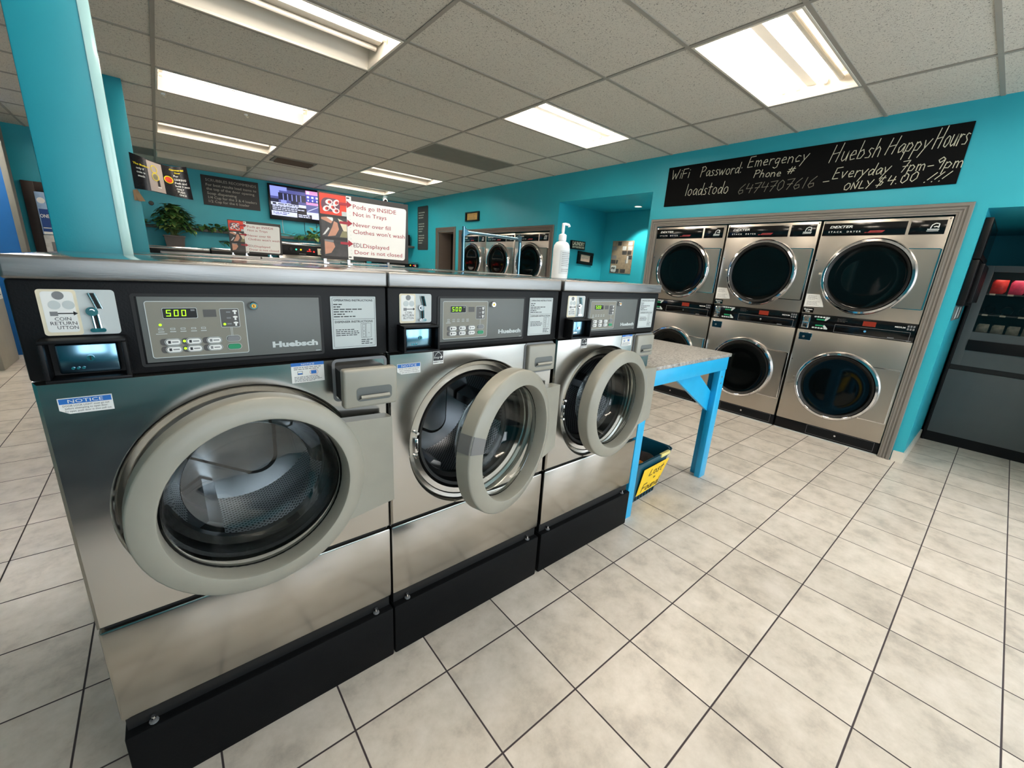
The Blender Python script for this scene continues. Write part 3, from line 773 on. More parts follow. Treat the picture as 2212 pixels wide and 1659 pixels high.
        if gm == 'print_white': q.rect(x-0.0015, x+0.009, z-0.0012, z+0.0012, yy-0.0022, 'print_grey'); q.rect(x-0.008, x-0.0035, z-0.003, z+0.003, yy-0.0022, 'print_black' if x < 0.26 else 'print_grey')
        q.build('button', dp)
    q = MB()
    for x, z in ((0.196, 1.1985), (0.231, 1.163), (0.231, 1.147), (0.306, 1.1965)): q.cyl((x, yy-0.0012, z), (x, yy-0.0002, z), 0.0026, 'led_green', n=8)
    q.build('indicator_lights', dp)
    q = MB(); q.lathe([(0.0, -0.012), (0.0075, -0.012), (0.0095, -0.009), (0.0100, 0.0)], (0.364, -0.006, 1.237), 'y', 'chrome', 24); q.lathe([(0.0, 0), (0.0045, 0)], (0.364, -0.0185, 1.237), 'y', 'brass', 20); q.rect(0.3633, 0.3647, 1.2345, 1.2395, -0.0190, 'gap_black'); q.build('key_lock', dp)
    # printed plates and stickers
    q = MB(); x0, x1, z0, z1 = 0.534, 0.652, 1.122, 1.259; yy = -0.0058
    q.rrect(x0, x1, z0, z1, 0.002, yy, -0.003, 'print_pale'); yy -= 0.0003
    q.rr_frame(x0+0.004, x1-0.003, z0+0.004, z1-0.003, 0.003, 0.0007, yy, 'print_black')
    q.text('OPERATING INSTRUCTIONS', (x0+x1)/2, 1.2465, 0.0075, yy, 'print_black', width=0.102, align='C', bold=0.02)
    for k, wd in enumerate((0.033, 0.027, 0.082, 0.051, 0.038, 0.076)): q.lines(x0+0.007, x0+0.007+wd, 1.2385-0.0063*k-0.003, 1.2385-0.0063*k+0.003, 1, yy, 'print_black', 0.42, seed=k+3)
    q.rect(x0+0.004, x1-0.003, 1.1995, 1.2002, yy, 'print_black'); q.text('DISPENSER INSTRUCTIONS', (x0+x1)/2, 1.1905, 0.0075, yy, 'print_black', width=0.100, align='C', bold=0.02)
    q.lines(x0+0.010, x0+0.072, 1.155, 1.175, 4, yy, 'print_black', 0.40, seed=4); q.outline(x0+0.076, x0+0.104, 1.149, 1.188, yy, 0.0007, 'print_black'); q.outline(x0+0.080, x0+0.088, 1.168, 1.185, yy, 0.0007, 'print_black'); q.outline(x0+0.080, x0+0.088, 1.151, 1.166, yy, 0.0007, 'print_black')
    q.rect(x0+0.0895, x0+0.0902, 1.149, 1.188, yy, 'print_black')
    q.text('C', x0+0.0825, 1.1745, 0.005, yy, 'print_black'); q.text('B', x0+0.0825, 1.157, 0.005, yy, 'print_black'); q.text('A', x0+0.0955, 1.160, 0.005, yy, 'print_black')
    q.lines(x0+0.076, x0+0.112, 1.130, 1.146, 3, yy, 'print_black', 0.4, seed=6); q.build('instruction_plate', t)
    q = MB(); yy = -0.0012     # door-lock notice
    q.prism([(0.040, 1.030), (0.103, 1.030), (0.103, 1.062), (0.027, 1.062), (0.027, 1.038)], yy, -0.0001, 'print_white'); yy -= 0.0003
    q.rect(0.0285, 0.1015, 1.050, 1.0605, yy, 'print_blue'); q.text('NOTICE', 0.065, 1.0518, 0.0098, yy-0.0003, 'print_white', width=0.049, align='C')
    q.text('DOOR LOCK LIGHT must go out', 0.065, 1.0445, 0.0052, yy, 'print_black', width=0.065, align='C'); q.text('before attempting to open door.', 0.065, 1.0392, 0.0052, yy, 'print_black', width=0.060, align='C'); q.text('To open, push door in then pull out.', 0.067, 1.0335, 0.0052, yy, 'print_black', width=0.066, align='C')
    q.build('notice_sticker', t)
    return t, door

def coin_plate(t, word, wx, wd):
    q = MB(); Y0 = -0.0066
    q.rrect(0.034, 0.136, 1.184, 1.268, 0.006, Y0, -0.003, 'print_pale')
    q.rrect(0.034, 0.084, 1.184, 1.268, 0.005, Y0-0.0006, Y0, 'print_cream')
    q.rrect(0.039, 0.080, 1.190, 1.264, 0.005, Y0-0.0009, Y0-0.0006, 'print_white')
    yy = Y0-0.0012
    q.cyl((0.061, yy, 1.257), (0.061, yy-0.0004, 1.257), 0.0075, 'print_grey', n=20); q.cyl((0.054, yy, 1.240), (0.054, yy-0.0004, 1.240), 0.008, 'print_pale', n=20); q.cyl((0.072, yy, 1.240), (0.072, yy-0.0004, 1.240), 0.008, 'print_pale', n=20)
    q.rect(0.046, 0.056, 1.220, 1.228, yy, 'print_grey'); q.rect(0.056, 0.078, 1.2235, 1.2255, yy, 'print_black'); q.poly([(0.076, yy, 1.2285), (0.082, yy, 1.2245), (0.076, yy, 1.2205)], 'print_black')
    q.text('COIN', 0.061, 1.2115, 0.0088, yy, 'print_black', width=0.021, align='C'); q.text('RETURN', 0.061, 1.2035, 0.0088, yy, 'print_black', width=0.034, align='C'); q.text(word, wx, 1.1955, 0.0088, yy, 'print_black', width=wd, align='C')
    cp = q.build('coin_plate', t)
    q = MB(); q.cyl((0.101, -0.0135, 1.228), (0.101, -0.006, 1.228), 0.0085, 'chrome', n=20); q.cyl((0.101, -0.018, 1.228), (0.101, -0.0135, 1.228), 0.004, 'chrome', n=12)
    for (xa, za, xb, zb) in ((0.1045, 1.262, 0.1115, 1.233), (0.104, 1.222, 0.105, 1.196)):
        for dx in (-0.004, 0.004): q.tube([(xa+dx, -0.010, za), (xb+dx, -0.010, zb)], 0.0022, 'chrome', n=8)
        q.poly([(xa-0.003, -0.0085, za), (xb-0.003, -0.0085, zb), (xb+0.003, -0.0085, zb), (xa+0.003, -0.0085, za)], 'gap_black')
    q.rrect(0.094, 0.116, 1.189, 1.1965, 0.0036, -0.015, -0.006, 'chrome'); q.build('coin_slot', cp)

def detergent_notice(t):
    q = MB(); yy = -0.0012; q.rect(0.432, 0.510, 1.040, 1.092, yy, 'print_white'); yy -= 0.0003
    q.rect(0.432, 0.510, 1.0835, 1.092, yy, 'print_blue'); q.text('NOTICE', 0.471, 1.0848, 0.0072, yy-0.0003, 'print_white', width=0.031, align='C')
    q.lines(0.438, 0.505, 1.073, 1.082, 2, yy, 'print_grey', 0.45, seed=2); q.outline(0.446, 0.458, 1.061, 1.070, yy, 0.0008, 'print_black'); q.rect(0.447, 0.457, 1.062, 1.065, yy, 'print_blue'); q.rect(0.478, 0.491, 1.061, 1.070, yy, 'print_blue'); q.rr_frame(0.475, 0.495, 1.0585, 1.0725, 0.006, 0.0007, yy, 'print_red')
    q.lines(0.438, 0.505, 1.042, 1.057, 4, yy, 'print_grey', 0.45, seed=9); q.build('detergent_sticker', t)
def energy_sticker(t):
    q = MB(); yy = -0.0012; q.rect(0.146, 0.184, 1.051, 1.0915, yy, 'print_white'); yy -= 0.0003
    q.rect(0.1475, 0.1825, 1.0615, 1.0905, yy, 'print_black')
    arc = [(0.150+0.030*i/12, 1.071+0.016*math.sin(PI*i/12)) for i in range(13)]
    for i in range(12): q.poly([(arc[i][0], yy-0.0003, arc[i][1]), (arc[i+1][0], yy-0.0003, arc[i+1][1]), (arc[i+1][0], yy-0.0003, arc[i+1][1]+0.0015), (arc[i][0], yy-0.0003, arc[i][1]+0.0015)], 'print_white')
    st = [(0.1755+(0.006 if k % 2 == 0 else 0.0026)*math.cos(PI/2+k*PI/5), yy-0.0003, 1.0715+(0.006 if k % 2 == 0 else 0.0026)*math.sin(PI/2+k*PI/5)) for k in range(10)]
    q.poly(st, 'print_white'); q.text('energy', 0.1495, 1.069, 0.009, yy-0.0003, 'print_white', width=0.020, shear=0.3); q.text('ENERGY STAR', 0.165, 1.0545, 0.0055, yy, 'print_black', width=0.034, align='C', bold=0.02); q.build('energy_sticker', t)

FRONT = 1.117
w1, d1 = build_washer('near left steel washer, door barely ajar and its soap drawer pulled out', (-0.211, FRONT, 0))
w2, m2 = copy_tree(w1, (0.476, FRONT, 0), 'middle steel washer with its round door swung widest, grey tape on the ring')
w3, m3 = copy_tree(w1, (1.176, FRONT, 0), 'steel washer at the right end of the front row, beside the blue table')
d1.rotation_euler = (0, 0, math.radians(4.3)); m2['door'].rotation_euler = (0, 0, math.radians(17.4)); m3['door'].rotation_euler = (0, 0, math.radians(5))
for ob in kids(w1):
    if ob.name.startswith('detergent_drawer'): ob.location = (-0.007, -0.020, -0.002); ob.rotation_euler = (math.radians(2), 0, math.radians(-2))
coin_plate(w1, 'UTTON', 0.065, 0.027); coin_plate(w2, 'BUTTON', 0.062, 0.032); coin_plate(w3, 'BUTTON', 0.062, 0.032)
for wm in (w2, w3):
    for pn in [o for o in kids(wm) if o.name.startswith('display_panel')]:
        for o in [c for c in kids(pn) if c.name.startswith('indicator_lights')]: bpy.data.objects.remove(o)
detergent_notice(w1); detergent_notice(w3); energy_sticker(w2); energy_sticker(w3)
for ob in kids(w3):
    if ob.name.startswith('notice_sticker'): bpy.data.objects.remove(ob)
q = MB(); R_, r_ = 0.245, 0.199; cx_, cz_ = 0.328-0.648, 0.797     # tape wrapped round the middle washer's door ring
a0, a1 = math.radians(158), math.radians(171); vs = []
for i in range(7):
    a = a0+(a1-a0)*i/6; ca, sa = math.cos(a), math.sin(a)
    for r, y in ((r_-0.0015, -0.0885), (r_+0.003, -0.0893), (R_-0.0033, -0.0768), (R_+0.0018, -0.070), (R_+0.0018, -0.028)): vs.append((cx_+r*ca, y, cz_+r*sa))
q.add(vs, [(i*5+j, i*5+j+1, i*5+6+j, i*5+5+j) for i in range(6) for j in range(4)], 'tape_grey'); q.build('tape', m2['door'])

# ------------------------------------------------------------------ washers further back (only lids and upper panels show)
def plain_washer(label, loc, rotz, group, zt=ZT, wd=WW):
    t = thing('washing_machine', label, 'washing machine', loc, rotz, group)
    MB().box(0.0, wd, -0.012, WD, 0, 0.203, 'plinth_black', 0.006).build('base', t)
    MB().box(0.0, wd, 0, WD, 0.205, zt-0.230, 'steel_front', 0.006).build('cabinet', t)
    q = MB(); q.box(0.0, wd, -0.004, WD-0.05, zt-0.229, zt-0.042, 'machine_black', 0.005); q.box(0.17, 0.51, -0.006, -0.004, zt-0.205, zt-0.07, 'panel_grey', 0.001); q.build('control_fascia', t)
    d = MB(); d.lathe([(0.18, -0.005), (0.19, -0.04), (0.24, -0.045), (0.245, -0.03), (0.24, 0)], (0.33, 0, 0.78), 'y', 'door_greige', 40); d.lathe([(0.185, -0.02), (0, -0.02)], (0.33, 0, 0.78), 'y', 'gloss_black', 40); d.build('door', t)
    lid_mesh(wd, zt-0.041, zt).build('lid', t)
    return t
g1 = 'washers backing onto the near row'
p = plain_washer('washer backing onto the near left washer, only its steel lid in view behind the post', (0.472, 2.74, 0), PI, g1)
copy_tree(p, (1.163, 2.74, 0), 'washer backing onto the middle front washer, carrying the large pods sign')
copy_tree(p, (1.860, 2.74, 0), 'washer backing onto the right-end front washer, only its lid in view')
g2 = 'washers in the middle island'
p = plain_washer('left washer of the middle island, lid beside the further teal post', (0.02, 4.40, 0), 0, g2)
copy_tree(p, (0.712, 4.40, 0), 'middle island washer under the small pods sign')
copy_tree(p, (1.404, 4.40, 0), 'right washer of the middle island, its dark panel just under the large pods sign')

g3 = 'washers along the back wall'
def back_washer(label, x, zt, wd):
    t = thing('washing_machine', label, 'washing machine', (x, 8.85, 0), 0, g3)
    MB().box(0, wd, 0, 0.72, 0, zt-0.22, 'steel_front', 0.006).build('cabinet', t)
    MB().box(0, wd, -0.004, 0.68, zt-0.219, zt-0.045, 'machine_black', 0.005).build('control_panel', t)
    MB().box(-0.003, wd+0.003, -0.014, 0.724, zt-0.044, zt, 'steel_lid', 0.008).build('lid', t)
    return t
back_washer('low steel-topped washer by the back wall under the potted plant', -0.12, 1.385, 0.80)
back_washer('steel-topped washer at the back wall right of the potted plant', 0.70, 1.405, 0.84)
def tall_washer(label, x):
    t = thing('washing_machine', label, 'washing machine', (x, 8.85, 0), 0, g3)
    MB().box(0, 0.80, 0, 0.72, 0, 1.37, 'steel_front', 0.006).build('cabinet', t)
    q = MB(); q.box(0, 0.80, -0.004, 0.68, 1.371, 1.548, 'machine_black', 0.005); q.lathe([(0, -0.022), (0.026, -0.02), (0.030, -0.004)], (0.20, 0, 1.475), 'y', 'gap_black', 20); q.rect(0.34, 0.46, 1.395, 1.403, -0.005, 'print_grey'); q.rect(0.48, 0.56, 1.452, 1.460, -0.005, 'led_red')
    cp = q.build('control_panel', t)
    q = MB()
    for x2, z2, k in ((0.295, 1.475, 'led_cyan'), (0.375, 1.475, 'led_yellow'), (0.53, 1.487, 'led_red'), (0.605, 1.452, 'led_red')): q.cyl((x2, -0.009, z2), (x2, -0.003, z2), 0.014, k, n=10)
    q.build('indicator_lights', cp)
    q = MB(); q.box(0.67, 0.765, -0.012, -0.004, 1.40, 1.52, 'print_cream', 0.003); q.rect(0.715, 0.735, 1.42, 1.49, -0.0125, 'print_grey'); q.build('coin_plate', cp)
    MB().box(-0.003, 0.803, -0.014, 0.724, 1.549, 1.605, 'steel_lid', 0.008).build('lid', t)
    return t
t = tall_washer('taller washer at the back wall with coloured lights, under the television', 1.72)
copy_tree(t, (2.55, 8.85, 0), 'taller washer at the back wall, hidden behind the large pods sign')
t = back_washer('low black-fronted washer in the far right corner of the back wall', 3.72, 1.385, 0.80)
q = MB()
for x, k in ((0.62, 'led_yellow'), (0.70, 'led_red')): q.cyl((x, -0.008, 1.31), (x, -0.003, 1.31), 0.012, k, n=8)
q.rect(0.72, 0.76, 1.28, 1.33, -0.006, 'print_cream'); q.build('indicator_lights', t)

# ------------------------------------------------------------------ stacked dryers
def build_dryer(label, loc, group):
    t = thing('stack_dryer', label, 'dryer', loc, RW, group); W_ = 0.802
    q = MB(); q.box(0, W_, 0, 0.95, 0.112, 0.985, 'steel_dryer', 0.004); q.build('lower_cabinet', t)
    q = MB(); q.box(0, W_, 0, 0.95, 1.130, 1.930, 'steel_dryer', 0.004); q.build('upper_cabinet', t)
    q = MB(); q.box(0.0, W_, 0.012, 0.9, 0.0, 0.111, 'machine_black', 0.003); q.rect(0.0, W_, 0.0, 0.008, 0.011, 'print_pale'); q.outline(0.265, 0.768, 0.022, 0.104, 0.0115, 0.002, 'print_grey'); q.cyl((0.49, 0.006, 0.066), (0.49, 0.012, 0.066), 0.008, 'chrome', n=14); q.build('kick_plate', t)
    # header strips
    q = MB(); q.box(0.009, 0.558, -0.004, 0.004, 1.806, 1.907, 'gloss_black', 0.001); y = -0.0046
    q.text('DEXTER', 0.055, 1.868, 0.027, y, 'print_white', width=0.160, bold=0.025, shear=0.25); q.text('STACK  DRYER', 0.052, 1.831, 0.018, y, 'print_white', width=0.225, bold=0.015, spacing=1.6)
    q.poly([(0.32, y, 1.826), (0.415, y, 1.826), (0.432, y, 1.843), (0.337, y, 1.843)], 'badge_red'); q.poly([(0.30, y, 1.826), (0.315, y, 1.826), (0.320, y, 1.831), (0.305, y, 1.831)], 'badge_red'); q.text('EXPRESS', 0.345, 1.830, 0.011, y-0.0005, 'print_black', width=0.06, shear=0.3)
    q.build('brand_strip', t)
    q = MB(); q.box(0.577, 0.777, -0.004, 0.004, 1.806, 1.907, 'gloss_black', 0.001)
    xs = 0.712
    for a, b2 in (((xs-0.018, 1.848), (xs-0.012, 1.872)), ((xs-0.012, 1.872), (xs+0.006, 1.884)), ((xs+0.006, 1.884), (xs+0.026, 1.880)), ((xs+0.026, 1.880), (xs+0.026, 1.852)), ((xs+0.026, 1.852), (xs+0.016, 1.862)), ((xs+0.016, 1.862), (xs+0.0, 1.858))): q.tube([(a[0], y, a[1]), (b2[0], y, b2[1])], 0.0035, 'print_white', n=6)
    q.rect(xs-0.034, xs+0.032, 1.836, 1.845, y, 'print_pale'); q.rect(xs-0.036, xs+0.030, 1.827, 1.832, y, 'print_pale'); q.build('logo_plate', t)
    # middle control panel
    q = MB(); q.box(0.004, 0.800, -0.004, 0.02, 0.987, 1.128, 'gloss_black', 0.002); y = -0.0046
    q.outline(0.274, 0.772, 0.994, 1.062, y, 0.0022, 'print_grey'); q.cyl((0.490, -0.010, 1.030), (0.490, -0.004, 1.030), 0.009, 'chrome', n=16)
    q.rect(0.462, 0.548, 1.074, 1.114, y, 'led_dim_red'); q.lines(0.282, 0.36, 1.084, 1.118, 4, y, 'panel_dark', 0.4, seed=3)
    q.text('MEDIUM', 0.668, 1.090, 0.016, y, 'print_white', width=0.064, bold=0.02)
    for i in range(3):
        for k in range(2): q.rect(0.742+0.017*i, 0.754+0.017*i, 1.078+0.022*k, 1.094+0.022*k, y, 'print_grey')
    q.rect(0.640, 0.682, 1.000, 1.006, y, 'print_grey'); q.rect(0.760, 0.79, 0.990, 0.994, y, 'print_grey')
    for zz, s in ((1.110, -1), (1.012, 1)):
        for k in range(5): q.rrect(0.108+0.022*k, 0.126+0.022*k, zz-0.006, zz+0.006, 0.004, y-0.001, y, 'print_pale')
        q.rect(0.130, 0.190, zz+s*0.016-0.006+s*0.006, zz+s*0.016+0.006+s*0.006, y, 'print_green'); q.poly([(0.192, y, zz+s*0.012), (0.192, y, zz+s*0.030), (0.200, y, zz+s*0.030), (0.226, y, zz+s*0.004), (0.226, y, zz-s*0.006), (0.214, y, zz-s*0.006)], 'print_pale')
    cp = q.build('control_panel', t)
    q = MB(); q.box(0.024, 0.082, -0.010, -0.003, 1.000, 1.116, 'chrome', 0.003); q.rrect(0.034, 0.072, 1.060, 1.104, 0.006, -0.0115, -0.0095, 'steel_dryer'); q.rect(0.049, 0.054, 1.012, 1.045, -0.0105, 'gap_black'); q.cyl((0.052, -0.012, 1.075), (0.052, -0.010, 1.075), 0.006, 'chrome', n=12); q.build('coin_acceptor', cp)
    q = MB(); q.box(0.021, 0.126, -0.003, 0.004, 0.886, 0.960, 'chrome', 0.002); q.rect(0.026, 0.121, 0.891, 0.955, -0.0035, 'bin_teal_glass'); q.cyl((0.062, -0.0045, 0.92), (0.062, -0.0035, 0.92), 0.01, 'panel_grey', n=12); q.build('card_reader', t)
    for cz, dz in ((1.472, 0), (0.520, 0)):
        cx = 0.398
        d = MB()
        d.rrect(0.44, 0.795, cz-0.232, cz+0.230, 0.012, -0.026, -0.001, 'steel_dryer'); d.rr_frame(0.44, 0.7955, cz-0.2325, cz+0.2305, 0.012, 0.006, -0.0268, 'chrome'); d.rrect(0.789, 0.798, cz-0.228, cz+0.226, 0.002, -0.030, -0.001, 'chrome')
        d.lathe([(0.262, -0.002), (0.262, -0.030), (0.270, -0.048), (0.284, -0.058), (0.300, -0.055), (0.310, -0.042), (0.313, -0.024), (0.310, -0.002)], (cx, 0, cz), 'y', 'chrome', 64)
        d.lathe([(0.276, -0.0592), (0.262, -0.050), (0.256, -0.040), (0.250, -0.022)], (cx, 0, cz), 'y', 'rubber_black', 64)
        dr = d.build('door', t)
        g = MB(); g.lathe([(0.256, -0.040), (0.24, -0.0365), (0.15, -0.0362), (0.0, -0.036)], (cx, 0, cz), 'y', 'dryer_glass', 64); g.build('door_glass', dr)
        h = MB(); h.box(cx-0.338, cx-0.306, -0.018, -0.001, cz-0.022, cz+0.022, 'steel_dryer', 0.003); h.build('door_catch', t)
    q = MB()
    for x, z in ((0.012, 1.60), (0.012, 0.70), (0.012, 0.30), (0.785, 1.915), (0.012, 1.915)): q.cyl((x+0.004, -0.003, z), (x+0.004, 0.002, z), 0.005, 'chrome', n=8)
    q.build('screws', t)
    return t
pmat('bin_teal_glass', (14, 38, 50), 0.1, var=0.05)
pmat('dryer_glass', (5, 7, 7), 0.05, var=0.0, spec=0.28)
def dryer_notes(t):
    q = MB(); y = -0.0012
    q.poly([(0.004, y, 1.192), (0.155, y, 1.198), (0.135, y, 1.250), (0.105, y, 1.306), (0.004, y, 1.306)], 'print_white'); q.lines(0.020, 0.100, 1.255, 1.295, 5, y-0.0004, 'print_grey', 0.3, seed=12); q.lines(0.020, 0.130, 1.205, 1.245, 5, y-0.0004, 'print_grey', 0.3, seed=5); q.build('instruction_sheet', t)
    q = MB(); q.rect(0.003, 0.088, 1.140, 1.182, y, 'gloss_black'); q.text('Quarters', 0.045, 1.164, 0.017, y-0.0005, 'print_white', width=0.066, align='C', bold=0.02); q.text('Only', 0.045, 1.146, 0.017, y-0.0005, 'print_white', width=0.036, align='C', bold=0.02); q.build('quarters_sticker', t)
gd = 'stacked dryers in the near opening'
dA = build_dryer('near stacked dryer on the right, next to the vending machine corner', (WX, 1.237, 0), gd)
dB, _ = copy_tree(dA, (WX, 2.057, 0), 'middle stacked dryer of the near three, behind the blue table leg')
dC, _ = copy_tree(dA, (WX, 2.876, 0), 'left stacked dryer of the near three, partly behind the counter top')
for d_ in (dA, dB): dryer_notes(d_)
gf = 'stacked dryers in the far opening'
for y, lb in ((7.085, 'left dryer of the far three, beside the dark doorway'), (6.275, 'middle dryer of the far three, under the hanging rail'), (5.465, 'right dryer of the far three, next to the alcove')):
    r, _ = copy_tree(dA, (WX, y, 0), lb); r['group'] = gf
    for ob in kids(r):
        if ob.name.startswith(('instruction_sheet', 'quarters_sticker')): bpy.data.objects.remove(ob)

# ------------------------------------------------------------------ folding table
t = thing('folding_table', 'bright blue wooden table with grey marbled top, beyond the washers', 'table', (2.37, 1.12, 0))
tx0, tx1, ty0, ty1, tz = -0.495, 0.515, 0.0, 1.75, 0.902
MB().box(tx0, tx1, ty0, ty1, tz-0.022, tz, 'counter_laminate', 0.003).build('table_top', t)
a = MB(); a.box(tx0+0.004, tx1-0.022, ty0+0.006, ty0+0.045, tz-0.110, tz-0.0225, 'table_blue', 0.002); a.box(tx0+0.004, tx1-0.022, ty1-0.045, ty1-0.006, tz-0.110, tz-0.0225, 'table_blue', 0.002)
a.box(tx1-0.061, tx1-0.023, ty0+0.046, ty1-0.046, tz-0.110, tz-0.0225, 'table_blue', 0.002); a.box(tx0+0.005, tx0+0.043, ty0+0.046, ty1-0.046, tz-0.110, tz-0.0225, 'table_blue', 0.002); a.build('apron', t)
for x, y in ((0.447, 0.008), (-0.49, 0.008), (0.447, ty1-0.098), (-0.49, ty1-0.098)):
    l = MB(); s = 0.0 if x > 0 else 0.039
    l.box(x-0.045+0.004, x+0.041, y, y+0.040, 0, tz-0.111, 'table_blue', 0.002) if x > 0 else l.box(x, x+0.064, y, y+0.040, 0, tz-0.111, 'table_blue', 0.002)
    (l.box(x+0.003, x+0.041, y+0.041, y+0.09, 0, tz-0.111, 'table_blue', 0.002) if x > 0 else l.box(x, x+0.038, y+0.041, y+0.09, 0, tz-0.111, 'table_blue', 0.002))
    for zz in (0.70, 0.745): l.cyl((x+0.0, y-0.002, zz), (x+0.0, y+0.002, zz), 0.006, 'print_grey', n=8)
    l.build('leg', t)
for x, y in ((0.43, 0.046), (0.43, ty1-0.07)):
    b = MB(); b.prism([(0.405, 0.500), (0.405, 0.640), (0.12, 0.830), (-0.175, 0.830)], y, y+0.018, 'table_blue'); b.build('corner_brace', t)

# lost-and-found basket under the table
t = thing('laundry_basket', 'dark teal plastic basket with a yellow lost and found note, under the table', 'basket', (2.195, 1.325, 0), math.radians(3))
def shell(b, w0, d0, w1, d1, z0, z1, th, m, cap=True):
    def ring(w_, d_, z, r): return [(x, y, z) for x, y in b.rr_pts(-w_, w_, -d_, d_, r, 4)]
    rings = [ring(w0, d0, z0, 0.04), ring(w1, d1, z1, 0.05), ring(w1-th, d1-th, z1, 0.05), ring(w0-th, d0-th, z0+th, 0.04)]
    n = len(rings[0]); vs = [p for r in rings for p in r]; fs = [tuple(range(n-1, -1, -1)), tuple(range(3*n, 4*n))] if cap else []
    for j in range(3):
        for i in range(n): fs.append((j*n+i, j*n+(i+1) % n, (j+1)*n+(i+1) % n, (j+1)*n+i))
    return b.add(vs, fs, m)
b = MB(); shell(b, 0.165, 0.11, 0.222, 0.155, 0.0, 0.300, 0.006, 'bin_teal'); shell(b, 0.219, 0.152, 0.232, 0.164, 0.262, 0.302, 0.004, 'bin_teal', False)
for k in range(7): b.box(-0.10+0.035*k-0.008, -0.10+0.035*k+0.008, -0.1175, -0.112, 0.012, 0.035, 'gap_black')
b.build('tub', t)
b = MB()
cl = [(-0.08, 0.03, 'cloth_dark', 0.09), (0.06, -0.03, 'cloth_dark', 0.085), (0.0, 0.06, 'cloth_dark', 0.08), (-0.03, -0.05, 'cloth_orange', 0.05), (0.10, 0.05, 'cloth_dark', 0.06)]
for k, (x, y, mm, r) in enumerate(cl):
    bm = bmesh.new(); bmesh.ops.create_icosphere(bm, subdivisions=3, radius=r, matrix=Matrix.Translation((x, y, 0.215)) @ Matrix.Diagonal((1, 1, 0.6, 1)))
    for v in bm.verts: v.co += Vector((math.sin(v.co.y*60+k), math.sin(v.co.x*70), math.sin(v.co.x*50+v.co.y*45)))*0.008
    b.from_bm(bm, mm)
b.build('lost_clothes', t)['kind'] = 'stuff'

